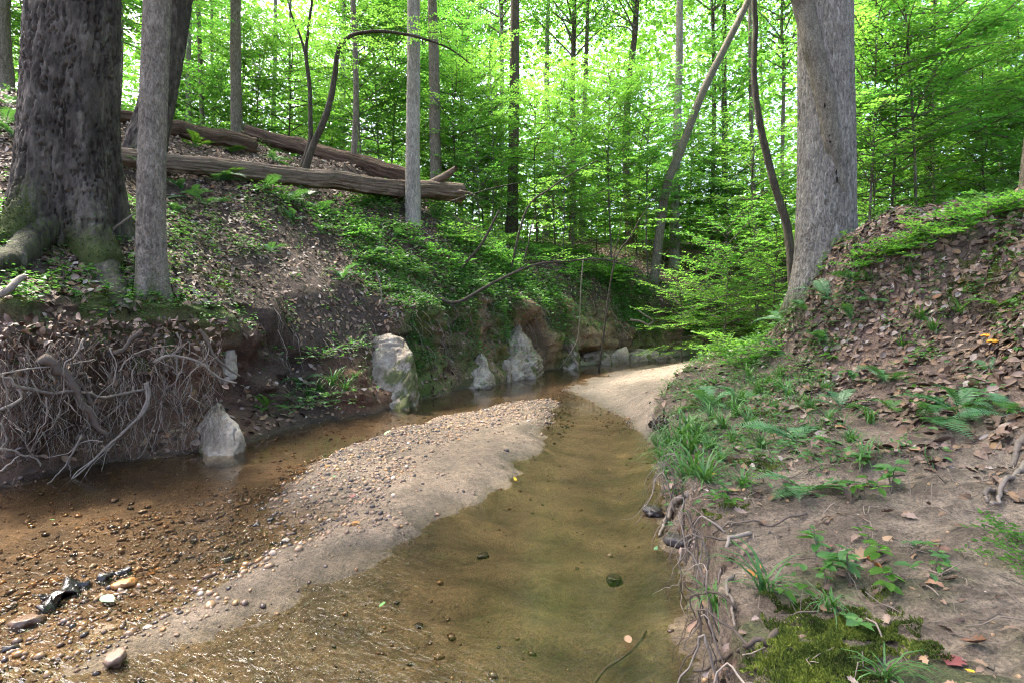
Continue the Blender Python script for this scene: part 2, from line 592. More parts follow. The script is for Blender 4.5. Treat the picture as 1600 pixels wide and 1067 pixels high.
def ground_material():
    M = Mat('ground_soil')
    v = M.pos()
    c = M.attr('soil', False)
    fine = M.noise(90, 4, 0.7, v)
    mid = M.noise(14, 5, 0.65, v)
    crumb = M.noise(34, 5, 0.75, v)
    k = M.ramp(fine, [(0.28, 0.40), (0.5, 1.0), (0.72, 1.55)])
    c = M.mix(1.0, c, M.ramp(crumb, [(0.32, 0.45), (0.5, 1.0), (0.7, 1.3)]), 'MULTIPLY')
    k2 = M.ramp(mid, [(0.3, 0.72), (0.7, 1.22)])
    c = M.mix(1.0, c, k, 'MULTIPLY')
    c = M.mix(1.0, c, k2, 'MULTIPLY')
    wet = M.attr('wet')
    rough = M.math('SUBTRACT', 0.92, M.math('MULTIPLY', wet, 0.55))
    h = M.math('ADD', M.math('MULTIPLY', fine, 0.35), M.math('ADD', M.math('MULTIPLY', crumb, .8), mid))
    M.bsdf(c, rough, M.bump(h, 0.9, 0.03), spec=0.35)
    return M.m


ground = obj('ground', mesh_data('ground', T['P'].reshape(-1, 3), T['Q'], ground_material(), True,
                                 {'soil': T['col'].reshape(-1, 3), 'wet': T['wet'].ravel()}))
tag(ground, 'forest floor with sandy stream bed and leaf covered banks', None, None, 'structure')
_Pv = T['P'].reshape(-1, 3)
BVH = BVHTree.FromPolygons([tuple(p) for p in _Pv.tolist()], T['Q'].tolist(), all_triangles=False)


def gz(x, y):
    h = BVH.ray_cast(Vector((x, y, 40)), Vector((0, 0, -1)))
    return h[0].z if h[0] is not None else 0.0


def gn(x, y):
    h = BVH.ray_cast(Vector((x, y, 40)), Vector((0, 0, -1)))
    return np.array(h[1]) if h[0] is not None else np.array([0, 0, 1.0])


def hit(px, py):
    """the spot of ground that shows at a place of the photograph"""
    dv = Vector(((px - 800) / FPX, 1.0, -(py - HOR) / FPX)).normalized()
    h = BVH.ray_cast(Vector((0, 0, CAM_H)), dv)
    if h[0] is None:
        return None, None
    n = np.array(h[1])
    return np.array(h[0]), (n if n[2] > 0 else -n)


def at(px, py, Y):
    return np.array([(px - 800) / FPX * Y, Y, CAM_H - (py - HOR) / FPX * Y])


# ------------------------------------------------------------------ water
def water_material():
    M = Mat('stream_water')
    tc = M.n('ShaderNodeTexCoord')
    mp = M.n('ShaderNodeMapping')
    mp.inputs['Rotation'].default_value = (0, 0, -math.atan2(AX[1], AX[0]))
    M.l(tc.outputs['Object'], mp.inputs['Vector'])
    mp2 = M.n('ShaderNodeMapping')
    mp2.inputs['Scale'].default_value = (13, 5, 1)
    M.l(mp.outputs[0], mp2.inputs['Vector'])
    n1 = M.noise(1.0, 3, 0.55, mp2.outputs[0], 0.6)
    mp3 = M.n('ShaderNodeMapping')
    mp3.inputs['Scale'].default_value = (42, 17, 1)
    M.l(mp.outputs[0], mp3.inputs['Vector'])
    n2 = M.noise(1.0, 2, 0.5, mp3.outputs[0], 0.3)
    rip = M.attr('ripple')
    h = M.math('ADD', M.math('MULTIPLY', n1, 0.5), M.math('MULTIPLY', n2, 0.35))
    h = M.math('MULTIPLY', h, rip)
    nrm = M.bump(h, 1.0, 0.03)
    fr = M.n('ShaderNodeFresnel')
    fr.inputs['IOR'].default_value = 1.36
    M.l(nrm, fr.inputs['Normal'])
    gl = M.n('ShaderNodeBsdfGlossy')
    gl.inputs['Roughness'].default_value = 0.015
    gl.inputs['Color'].default_value = (1, 1, 1, 1)
    M.l(nrm, gl.inputs['Normal'])
    tr = M.n('ShaderNodeBsdfTransparent')
    tr.inputs['Color'].default_value = (0.95, 0.89, 0.78, 1)
    mx = M.n('ShaderNodeMixShader')
    M.l(fr.outputs[0], mx.inputs[0])
    M.l(tr.outputs[0], mx.inputs[1])
    M.l(gl.outputs[0], mx.inputs[2])
    M.l(mx.outputs[0], M.out.inputs[0])
    return M.m


def build_water():
    aa = np.arange(-8, 30, 0.12)
    bb_ = np.linspace(0, 1, 60)
    lo = smooth_interp(aa, _RA, _RB) - 0.35
    hi = smooth_interp(aa, _LA, _LB) + 0.75
    b = lo[:, None] + (hi - lo)[:, None] * bb_[None]
    a = np.repeat(aa[:, None], 60, 1)
    x, y = to_xy(a, b)
    bar_l = smooth_interp(aa, _BA, _BL)[:, None]
    # flowing riffles: lower left, the narrow right by the bank and the step above the bar; still pool by the left rocks
    rip = 0.10 + 0.0 * a
    rip = rip + 0.95 * sstep(b, 1.6, 3.0) * (1 - sstep(b, 4.0, 5.2)) * (1 - sstep(a, 1.6, 3.4))
    rip = rip + 0.7 * (1 - sstep(a, 1.2, 2.4)) * (1 - sstep(b, 5, 6))
    rip = rip + 0.10 * (b < bar_l - 0.5) * (1 - sstep(a, 7.5, 8.5)) * sstep(a, 2.0, 3.5)
    rip = rip + 0.9 * np.exp(-((a - 7.6) / 0.45) ** 2 - ((b - 4.0) / 0.6) ** 2)
    rip = rip - 0.05 * sstep(b, 5.0, 5.6) * sstep(a, 2.5, 4)
    n = 60
    idx = np.arange(len(aa) * n).reshape(len(aa), n)
    Q = np.stack([idx[:-1, :-1], idx[:-1, 1:], idx[1:, 1:], idx[1:, :-1]], -1).reshape(-1, 4)
    V = np.stack([x, y, 0 * x], -1).reshape(-1, 3)
    Q = Q[:, ::-1]
    w = obj('water', mesh_data('water', V, Q, water_material(), True, {'ripple': np.clip(rip, 0.02, 1.2).ravel()}))
    tag(w, 'shallow clear brown stream water', None, None, 'structure')


build_water()

# ------------------------------------------------------------------ bark, leaf and wood materials
BARK_OAK = bark_mat('bark_dark_oak', (.010, .007, .006), (.045, .036, .029), (.16, .135, .112), 9, 2.6, bump=0.9, bd=0.03)
BARK_GREY = bark_mat('bark_grey', (.05, .04, .03), (.15, .125, .098), (.28, .24, .195), 26, 9)
BARK_PALE = bark_mat('bark_pale', (.10, .085, .07), (.25, .22, .185), (.42, .38, .33), 22, 6, bump=0.5)
BARK_TULIP = bark_mat('bark_tulip', (.06, .05, .04), (.20, .175, .145), (.40, .365, .315), 26, 6, bump=1.0, bd=0.03)
BARK_BROWN = bark_mat('bark_brown', (.03, .022, .016), (.085, .064, .048), (.15, .12, .10), 24, 5)
BARK_MOSSY = bark_mat('bark_mossy', (.02, .016, .012), (.06, .048, .034), (.11, .095, .075), 26, 6)
LEAF_BRIGHT = leaf_mat('leaf_bright', (.045, .14, .022), (.15, .28, .04), (.255, .55, .065), 0.54)
LEAF_MID = leaf_mat('leaf_mid', (.03, .10, .012), (.075, .17, .018), (.19, .50, .06), 0.53)
LEAF_CANOPY = leaf_mat('leaf_canopy', (.03, .09, .012), (.08, .16, .02), (.17, .44, .05), 0.48)
LEAF_SHADE = leaf_mat('leaf_shade', (.035, .115, .028), (.085, .20, .045), (.16, .40, .05), 0.38, 0.42, 0.5)

def moss_mat():
    M = Mat('moss')
    t = M.attr('tint')
    c = M.ramp(t, [(0, (.028, .040, .009)), (.5, (.075, .105, .018)), (1, (.16, .19, .03))])
    M.bsdf(c, .95, spec=.1)
    return M.m


MOSS = moss_mat()
LEAF4 = (np.array([(0, 0, 0), (.45, .27, .05), (1, 0, -.06), (.45, -.27, .05)], float), np.array([(0, 3, 2, 1)]))
LEAF6 = (np.array([(0, 0, 0), (.28, .25, .06), (.68, .22, .03), (1, 0, -.10), (.68, -.22, .03), (.28, -.25, .06)], float), np.array([(0, 3, 2, 1), (0, 5, 4, 3)]))
LEAFM = (np.array([(0, 0, 0), (.10, .30, .02), (.38, .20, .03), (.55, .48, .0), (.68, .18, .02), (1, 0, -.08),
                   (.68, -.18, .02), (.55, -.48, .0), (.38, -.20, .03), (.10, -.30, .02)], float),
         np.array([(0, 2, 1, 0), (0, 5, 4, 2)]))


def spray(acc_w, acc_l, start, dirv, L, rng, leaf=0.07, tw=0.095, tmpl=LEAF4, droop=0.10, r0=0.012, lmin=0.10, lmax=0.42, flat=0.25):
    """a limb with alternate twigs in a flat spray and leaves along the twigs"""
    d = unit(np.asarray(dirv, float))
    n = 9
    s = np.linspace(0, 1, n)
    side0 = unit(np.cross(d, [0, 0, 1.0]))
    bend = rng.normal(0, 0.10)
    pts = np.asarray(start)[None] + d[None] * (s * L)[:, None] + side0[None] * (bend * L * s ** 2)[:, None]
    pts[:, 2] -= droop * L * s ** 2
    V, Q = tube(pts, r0 * (1 - 0.85 * s), 4)
    acc_w.add(V, Q)
    k = max(3, int(L / tw))
    u = np.linspace(0.18, 1.0, k)
    Cs, Ds, Ns = [], [], []
    for i, ui in enumerate(u):
        p = np.array([np.interp(ui, s, pts[:, c]) for c in range(3)])
        tl = (lmin + (lmax - lmin) * math.sin(math.pi * min(1, 0.25 + 0.75 * ui)) ) * rng.uniform(.7, 1.25) * min(1.0, L)
        sg = 1 if i % 2 else -1
        td = unit(d * 0.65 + side0 * sg * (0.8 if i < k - 1 else 0.05) + np.array([0, 0, rng.normal(-0.02, 0.14)]))
        m = max(3, int(tl / (leaf * 0.42)))
        q = np.linspace(0.15, 1, m)
        tp = p[None] + td[None] * (q * tl)[:, None]
        tp[:, 2] -= 0.12 * tl * q ** 2
        if tl > 0.15:
            V, Q = tube(np.stack([p, p + td * tl * .5, tp[-1]]), [0.004, .003, .0015], 3)
            acc_w.add(V, Q)
        sd = unit(np.cross(td, [0, 0, 1.0]))
        alt = np.where(np.arange(m) % 2 == 0, 1.0, -1.0)[:, None]
        ld = unit(td[None] * 0.6 + sd[None] * alt * 0.85 + rng.normal(0, .16, (m, 3)))
        Cs.append(tp)
        Ds.append(ld)
        Ns.append(np.array([0, 0, 1.0]) + rng.normal(0, flat, (m, 3)))
    C, D, N = np.concatenate(Cs), np.concatenate(Ds), np.concatenate(Ns)
    scatter(acc_l, tmpl[0], tmpl[1], C, D, N, leaf * rng.uniform(.65, 1.25, len(C)), np.clip(rng.normal(.5, .25, len(C)), 0, 1))


def sapling_meshes(seed, H, R, nl, leaf, base=0.25, bark=None, lm=None, tmpl=LEAF4, r=0.035, wob=0.12, up=0.22):
    rng = np.random.default_rng(seed)
    ph = rng.uniform(0, 6.28)
    zz = np.linspace(0, H, 12)
    path = np.stack([wob * H * .12 * np.sin(zz / H * 4 + ph), wob * H * .12 * np.cos(zz / H * 3.1 + ph), zz], 1)
    path -= path[0] * np.array([1, 1, 0])
    V, Q = tube(path, r * (1 - 0.85 * zz / H), 7)
    ms = np.zeros(len(V))
    tr = mesh_data('trunk', V, Q, bark, True, {'moss': ms})
    aw, al = Acc(), Acc()
    for i in range(nl):
        f = base + (1 - base) * (i + rng.uniform(0, 1)) / nl
        p = np.array([np.interp(f * H, zz, path[:, c]) for c in range(3)])
        az = i * 2.4 + rng.normal(0, .4)
        rr = R * (0.55 + 0.6 * math.sin(math.pi * min(1, (f - base) / (1 - base) * .85 + .12))) * rng.uniform(.6, 1.15)
        spray(aw, al, p, (math.cos(az), math.sin(az), up + 0.35 * f + rng.normal(0, .24)), rr, rng, leaf, tmpl=tmpl, r0=0.006 + .006 * rr)
    return tr, aw.mesh('limbs', bark), al.mesh('crown', lm, smooth=False)


def canopy_meshes(seed, H, R, nclump, leaf, per, bark, lm, zbase=0.0):
    """upper crown of a tall tree: limbs that end in leafy sprays, gaps in between"""
    rng = np.random.default_rng(seed)
    aw, al = Acc(), Acc()
    for i in range(nclump):
        az = rng.uniform(0, 6.283)
        f = rng.uniform(0, 1)
        rr = R * math.sqrt(rng.uniform(.05, 1)) * (0.55 + .45 * math.sin(math.pi * (0.2 + .7 * f)))
        c = np.array([math.cos(az) * rr, math.sin(az) * rr, zbase + f * H + 0.12 * rr])
        if i % 5 == 0:
            st = np.array([0, 0, max(zbase - 1.0, c[2] - 0.55 * rr - .8)])
            mid = st * .45 + c * .55 + rng.normal(0, .25, 3)
            P = spline([st, mid, c], 6)
            V, Q = tube(P, np.linspace(.06, .012, 6) * (R / 4), 4)
            aw.add(V, Q)
        m = per
        g = rng.normal(0, 1, (m, 3)) * np.array([.62, .62, .20]) * (R / 4.2)
        C = c + g
        D = np.stack([rng.normal(0, 1, m), rng.normal(0, 1, m), rng.normal(-.15, .35, m)], 1)
        N = np.array([0, 0, 1.0]) + rng.normal(0, .45, (m, 3))
        scatter(al, LEAF4[0], LEAF4[1], C, D, N, leaf * rng.uniform(.6, 1.3, m), np.clip(rng.normal(.5, .25) + rng.normal(0, .15, m), 0, 1))
    return aw.mesh('limbs', bark), al.mesh('crown', lm, smooth=False)


CANOPY = [canopy_meshes(31 + k, 8, 4.4, 150, .17, 70, BARK_GREY, LEAF_CANOPY) for k in range(3)]

# ------------------------------------------------------------------ trunks
def trunk_path(ctrl, n):
    return spline(ctrl, n)


def swept_trunk(ctrl, rad_ctrl, nrow, nseg, furrow=0.0, fs=(9, 2.6), flare=None, moss_h=0.0, moss_amt=0.0, seed=0, plates=False, h0=0.0):
    """trunk in world coordinates with real bark relief; flare = (height, amount, lobes, phase)"""
    P = trunk_path(ctrl, nrow)
    zr = np.array([c[2] for c in ctrl])
    R = np.interp(P[:, 2], zr, rad_ctrl)
    th = np.linspace(0, 2 * np.pi, nseg, endpoint=False)
    c, s = np.cos(th)[None], np.sin(th)[None]
    hgt = (P[:, 2] - P[0, 2])[:, None]
    r = R[:, None] * np.ones_like(c)
    if flare:
        fh, fa, lobes, ph = flare
        lob = 0.45 + 0.55 * np.clip(np.cos(lobes * th + ph) + 0.35 * np.cos((lobes + 2) * th + 2 * ph), -1, 1)[None]
        r = r * (1 + fa * np.exp(-np.maximum(hgt - h0, 0) / fh) * lob)
    X, Y = c * R[:, None] * fs[0], s * R[:, None] * fs[0]
    Z = P[:, 2][:, None] * fs[1] * np.ones_like(c)
    w = fbm(X * .6 + 7 * seed, Y * .6, Z * .6, 2)
    n = fbm(X + seed * 11 + 0.5 * w, Y + 0.5 * w, Z, 4, .55)
    f = (sstep(np.abs(n), .02, .20) * 1.4 - 1 + .4 * fbm(X * 3, Y * 3, Z * 5, 2)) if plates else (1 - np.abs(n) * 1.9)
    r = r + furrow * np.clip(f, -1, 1) + 0.035 * R[:, None] * vnoise(c * 1.5 + seed, s * 1.5, hgt * .8)
    V = np.stack([P[:, 0][:, None] + c * r, P[:, 1][:, None] + s * r, P[:, 2][:, None] + 0 * r], -1)
    i = np.arange(nrow - 1)[:, None] * nseg
    j = np.arange(nseg)[None]
    Q = np.stack([i + j, i + (j + 1) % nseg, i + nseg + (j + 1) % nseg, i + nseg + j], -1).reshape(-1, 4)
    moss = np.zeros_like(r)
    if moss_h > 0:
        moss = moss_amt * np.exp(-hgt / moss_h) + 0.25 * fbm(c * 2 + seed, s * 2, hgt * 1.5, 3)* np.exp(-hgt / (2 * moss_h))
    return V.reshape(-1, 3), Q, np.clip(moss, 0, 1).ravel()


def rebase(V, loc):
    return V - np.asarray(loc)[None]


def tree(name, label, px, wpx, Y, lean_px=0, bark=BARK_GREY, H=19, group=None, crown=True, curve=0.0, seed=0, cs=1.0, nseg=12):
    """a forest tree standing on the ground where the photograph shows it; lean_px = how far the top of the frame leans"""
    x = (px - 800) / FPX * Y
    z = gz(x, Y)
    r = wpx / FPX * Y / 2
    rng = np.random.default_rng(seed + int(px))
    lean = lean_px / 480.0
    hs = np.linspace(0, H, 9)
    ctrl = [(x + lean * (h + z - 5.0) + curve * math.sin(h / H * 9 + seed) + rng.normal(0, .02), Y + rng.normal(0, .04) + .02 * h, z - .25 + h) for h in hs]
    V, Q, ms = swept_trunk(ctrl, [r * (1.12 if k == 0 else 1.0) * (1 - .62 * h / H) for k, h in enumerate(hs)], 44, nseg, r * .06, (10 / max(r, .08) * .12, 3), (0.35, .35, 4, seed), .6, .35, seed)
    loc = np.array([ctrl[0][0], Y, z])
    t = thing(name, label, 'tree', loc, 0, group)
    obj('trunk', mesh_data('trunk', rebase(V, loc), Q, bark, True, {'moss': ms}), t)
    if crown and (Y < 16 or int(px) % 3 == 0):
        rng.uniform()
        k = int(px) % 3
        cz = H * .52
        hx = np.interp(cz, hs, [c[0] for c in ctrl]) - loc[0]
        o = obj('crown', CANOPY[k][1], t, (hx, 0, cz), (0, 0, rng.uniform(0, 6.28)), cs * rng.uniform(.85, 1.1))
        obj('limbs', CANOPY[k][0], t, o.location, o.rotation_euler, o.scale[0])
    return t


# --- the big dark oak on the left bank
def near_trees():
    Y0 = 6.8
    x0 = (106 - 800) / FPX * Y0
    z0 = gz(x0, Y0)
    loc = np.array([x0, Y0, z0])
    ctrl = [(x0 - .02, Y0, z0 - 1.1), (x0 - .01, Y0, z0 + .3), (x0 + .02, Y0, z0 + 1.5), (x0 + .06, Y0 + .05, z0 + 3.2), (x0 + .05, Y0 + .1, z0 + 7), (x0 + .2, Y0 + .2, z0 + 15), (x0, Y0, z0 + 22)]
    V, Q, ms = swept_trunk(ctrl, [.48, .47, .45, .425, .40, .30, .10], 420, 210, .034, (17, 2.3), (.6, 1.0, 5, 2.1), 1.05, 1.6, 1, True, .75)
    big = thing('oak_tree', 'massive dark furrowed tree trunk with mossy root flare on the bank above the roots', 'tree', loc)
    obj('trunk', mesh_data('trunk', rebase(V, loc), Q, BARK_OAK, True, {'moss': ms}), big)
    obj('crown', CANOPY[0][1], big, (0.3, 0, 11), (0, 0, 1.0), 1.35)
    obj('limbs', CANOPY[0][0], big, (0.3, 0, 11), (0, 0, 1.0), 1.35)
    am = Acc()
    rngm = np.random.default_rng(2)
    cand = np.nonzero((ms > .62) & (V[:, 2] < z0 + 1.0) & (V[:, 1] < Y0 + .3))[0]
    pk = rngm.choice(cand, min(9000, len(cand) * 2))
    Cm = V[pk] + rngm.normal(0, .012, (len(pk), 3))
    Nm = unit((V[pk] - np.array([x0, Y0, 0])) * np.array([1, 1, 0])) + np.array([0, 0, .35])
    scatter(am, np.array([(0, -.3, 0), (0, .3, 0), (1, .02, .1)], float), np.array([(0, 1, 2)]), Cm - loc, Nm + rngm.normal(0, .4, Cm.shape), rngm.normal(0, 1, Cm.shape), rngm.uniform(.012, .03, len(pk)), np.clip(rngm.normal(.3, .2, len(pk)), 0, 1))
    mo = obj('moss', am.mesh('moss', MOSS, False), big)
    mo['kind'] = 'stuff'
    # buttress root running down to the right, mossy
    for k, pp in enumerate(([(120, 330), (150, 380), (170, 440), (190, 490)], [(60, 360), (30, 400), (-20, 430)])):
        pts = []
        for (px, py) in pp:
            h, n = hit(px, py)
            pts.append(h + np.array([0, 0, .02]))
        pts[0] = pts[0] + np.array([0, .25, .3])
        P = spline(pts, 26)
        P[:, 2] += .05 * fbm(P[:, 0] * 2, P[:, 1] * 2, k, 2)
        Vr, Qr = tube(P, np.linspace(.22, .09, 26), 14)
        Vr += .025 * fbm(Vr[:, 0] * 6, Vr[:, 1] * 6, Vr[:, 2] * 6, 3)[:, None]
        obj('root', mesh_data('root', rebase(Vr, loc), Qr, BARK_OAK, True, {'moss': np.full(len(Vr), .55)}), big)
    # --- slimmer grey tree on the lip
    Y1 = 6.4
    b = at(238, 440, Y1)
    z1 = gz(b[0], Y1)
    loc = np.array([b[0], Y1, z1])
    ctrl = [(b[0], Y1, z1 - .9), (b[0], Y1, z1 + .1), (b[0] - .01, Y1, z1 + .8), (b[0] + .0, Y1 + .02, z1 + 2), (b[0] + .05, Y1 + .05, z1 + 4), (b[0] + .1, Y1 + .2, z1 + 9), (b[0] + .3, Y1, z1 + 17)]
    V, Q, ms = swept_trunk(ctrl, [.165, .155, .140, .136, .132, .11, .04], 420, 110, .008, (40, 9), (.30, .60, 4, .6), .85, 1.6, 2, True, .75)
    t2 = thing('lip_tree', 'slender grey barked trunk on the mossy bank lip beside the massive dark trunk', 'tree', loc)
    obj('trunk', mesh_data('trunk', rebase(V, loc), Q, BARK_GREY, True, {'moss': ms}), t2)
    obj('crown', CANOPY[1][1], t2, (0.2, 0, 9.5), (0, 0, 2.0), .85)
    obj('limbs', CANOPY[1][0], t2, (0.2, 0, 9.5), (0, 0, 2.0), .85)
    # --- leaning dark trunk behind it
    Y2 = 9.8
    b = at(226, 232, Y2)
    z2 = gz(b[0], Y2)
    loc = np.array([b[0], Y2, z2])
    k = Y2 / FPX
    ctrl = [(b[0] - .03, Y2, z2 - .4), (b[0], Y2, z2 + .25), (b[0] + 22 * k, Y2, z2 + 1.2), (b[0] + 43 * k, Y2, z2 + 2.5), (b[0] + 75 * k, Y2, z2 + 5.5), (b[0] + 1.6, Y2, z2 + 15)]
    V, Q, ms = swept_trunk(ctrl, [.33, .30, .26, .25, .23, .08], 240, 90, .018, (14, 4), (.3, .75, 4, 3.5), .6, 1.2, 3)
    t3 = thing('leaning_tree', 'dark trunk leaning to the right behind the slender grey trunk with a mossy foot', 'tree', loc)
    obj('trunk', mesh_data('trunk', rebase(V, loc), Q, BARK_OAK, True, {'moss': ms}), t3)
    obj('crown', CANOPY[2][1], t3, (1.2, 0, 9), (0, 0, .4), .9)
    obj('limbs', CANOPY[2][0], t3, (1.2, 0, 9), (0, 0, .4), .9)
    # --- large grey tree of the right bank with a dark fused stem on its face
    Y4 = 8.6
    b = at(1290, 435, Y4)
    z4 = gz(b[0], Y4)
    loc = np.array([b[0], Y4, z4])
    ctrl = [(b[0] - .02, Y4, z4 - .6), (b[0], Y4, z4 + .15), (b[0], Y4, z4 + 1.0), (b[0] + .0, Y4, z4 + 2.5), (b[0] - .02, Y4, z4 + 4.5), (b[0] - .1, Y4, z4 + 10), (b[0], Y4, z4 + 22)]
    V, Q, ms = swept_trunk(ctrl, [.47, .43, .395, .375, .36, .29, .1], 360, 200, .013, (26, 3.6), (.35, .38, 5, 1.2), .45, .8, 4, True)
    t4 = thing('tulip_tree', 'large pale grey trunk with a dark mossy stripe on the right bank', 'tree', loc)
    obj('trunk', mesh_data('trunk', rebase(V, loc), Q, BARK_TULIP, True, {'moss': ms}), t4)
    obj('crown', CANOPY[1][1], t4, (-.3, 0, 11), (0, 0, 4.0), 1.3)
    obj('limbs', CANOPY[1][0], t4, (-.3, 0, 11), (0, 0, 4.0), 1.3)
    k = (Y4 - .45) / FPX
    pts = []
    for px, py, sink in ((1222, -60, -.25), (1254, 5, .01), (1266, 60, .05), (1279, 110, .07), (1290, 160, .075), (1297, 215, .075), (1307, 270, .07), (1318, 345, .05), (1326, 410, .03), (1330, 470, .02)):
        dx = (px - 1290) / FPX * 8.2
        off = math.sqrt(max(.02, .39 ** 2 - dx * dx)) - sink
        pts.append(at(px, py, Y4 - off))
    P = spline(pts, 60)
    Vs, Qs = tube(P, np.interp(np.linspace(0, 1, 60), [0, .25, .6, .9, 1], [.14, .13, .125, .12, .11]), 22)
    Vs += (.022 * fbm(Vs[:, 0] * 7, Vs[:, 1] * 7, Vs[:, 2] * 4, 4))[:, None] * unit(Vs - np.repeat(P, 22, 0))
    st = obj('fused_stem', mesh_data('fused_stem', rebase(Vs, loc), Qs, BARK_GREY, True, {'moss': np.full(len(Vs), .46)}), t4)
    for (px, py, s_) in ((1289, 165, .03), (1297, 217, .05), (1307, 270, .035), (1308, 281, .04)):
        c = at(px, py, Y4 - .435)
        th = np.linspace(0, 2 * np.pi, 10, endpoint=False)
        Vh = np.concatenate([[c + [0, .03, 0]], c + np.stack([np.cos(th) * s_ * .35, 0 * th + .004, np.sin(th) * s_ * 1.3], 1)])
        Fh = np.array([(0, 1 + i, 1 + (i + 1) % 10) for i in range(10)])
        obj('knot_hole', mesh_data('knot_hole', rebase(Vh, loc), Fh, HOLE, True), st)
    # --- curved mossy stem left of it
    Y5 = 11.5
    pts = [at(px, py, Y5) for px, py in ((1243, 410), (1232, 370), (1219, 320), (1206, 275), (1194, 225), (1183, 170), (1178, 110), (1180, 40), (1176, -20), (1160, -120))]
    pts[0][2] = gz(pts[0][0], Y5) - .3
    P = spline(pts, 80)
    Vs, Qs = tube(P, np.linspace(.085, .045, 80), 12)
    Vs += .012 * fbm(Vs[:, 0] * 8, Vs[:, 1] * 8, Vs[:, 2] * 5, 3)[:, None]
    loc = np.array([pts[0][0], Y5, gz(pts[0][0], Y5)])
    t5 = thing('curved_tree', 'thin curved dark stem bending up beside the large pale grey trunk', 'tree', loc)
    obj('trunk', mesh_data('trunk', rebase(Vs, loc), Qs, BARK_MOSSY, True, {'moss': np.full(len(Vs), .33)}), t5)
    # --- pale tree in the middle of the left slope
    Y6 = 12.6
    b = at(645, 330, Y6)
    z6 = gz(b[0], Y6)
    loc = np.array([b[0], Y6, z6])
    ctrl = [(b[0], Y6, z6 - .5), (b[0], Y6, z6 + .1), (b[0] + .0, Y6, z6 + 1.5), (b[0] + .02, Y6, z6 + 4), (b[0], Y6, z6 + 8), (b[0] - .1, Y6, z6 + 16)]
    V, Q, ms = swept_trunk(ctrl, [.19, .17, .148, .135, .12, .05], 200, 60, .007, (26, 7), (.2, .3, 4, .6), .15, .5, 6)
    t6 = thing('slope_tree', 'straight pale grey trunk standing in front of the fallen logs', 'tree', loc)
    obj('trunk', mesh_data('trunk', rebase(V, loc), Q, BARK_PALE, True, {'moss': ms}), t6)
    obj('crown', CANOPY[0][1], t6, (0, 0, 8.5), (0, 0, 5.0), .6)
    obj('limbs', CANOPY[0][0], t6, (0, 0, 8.5), (0, 0, 5.0), .6)
    # --- twisted double stem
    Y7 = 12.0
    A_ = [at(px, py, Y7) for px, py in ((468, 292), (478, 262), (490, 225), (506, 190), (518, 150), (524, 110), (529, 78), (545, 58), (580, 50), (620, 52), (665, 62), (705, 78), (735, 100))]
    B_ = [at(px, py, Y7 + .05) for px, py in ((462, 290), (474, 255), (484, 222), (485, 180), (483, 130), (478, 85), (482, 40), (487, -10), (480, -80))]
    C_ = [at(px, py, Y7 + .05) for px, py in ((478, 88), (470, 60), (456, 25), (446, -15))]
    z7 = gz(A_[0][0], Y7)
    loc = np.array([A_[0][0], Y7, z7])
    A_[0][2] = z7 - .15
    B_[0][2] = z7 - .15
    t7 = thing('twisted_sapling', 'dark twisted twin stem with a branch arching right above the logs', 'tree', loc)
    for nm, pts, r0, r1 in (('trunk', A_, .085, .012), ('trunk', B_, .06, .02), ('branch', C_, .028, .012)):
        P = spline(pts, 60)
        Vs, Qs = tube(P, np.linspace(r0, r1, 60), 9)
        Vs += .008 * fbm(Vs[:, 0] * 9, Vs[:, 1] * 9, Vs[:, 2] * 6, 3)[:, None]
        obj(nm, mesh_data(nm, rebase(Vs, loc), Qs, BARK_MOSSY, True, {'moss': np.clip(.5 - .25 * (Vs[:, 2] - z7), 0, 1)}), t7)
    aw, al = Acc(), Acc()
    rng = np.random.default_rng(77)
    PA = spline(A_, 60)
    for q in range(26, 60, 2):
        p = PA[q]
        az = rng.uniform(0, 6.28)
        spray(aw, al, p - loc, (math.cos(az), math.sin(az), rng.uniform(-.1, .4)), rng.uniform(.5, 1.3), rng, .075, r0=.007)
    PB = spline(B_, 60)
    for q in range(24, 60, 4):
        az = rng.uniform(0, 6.28)
        spray(aw, al, PB[q] - loc, (math.cos(az), math.sin(az), rng.uniform(0, .4)), rng.uniform(.5, 1.2), rng, .075, r0=.007)
    obj('limbs', aw.mesh('limbs', BARK_MOSSY), t7)
    obj('crown', al.mesh('crown', LEAF_BRIGHT, False), t7)
    return big, t2


_h = Mat('knot_dark')
_h.bsdf((.012, .009, .007), 0.95)
HOLE = _h.m
OAK, LIPTREE = near_trees()

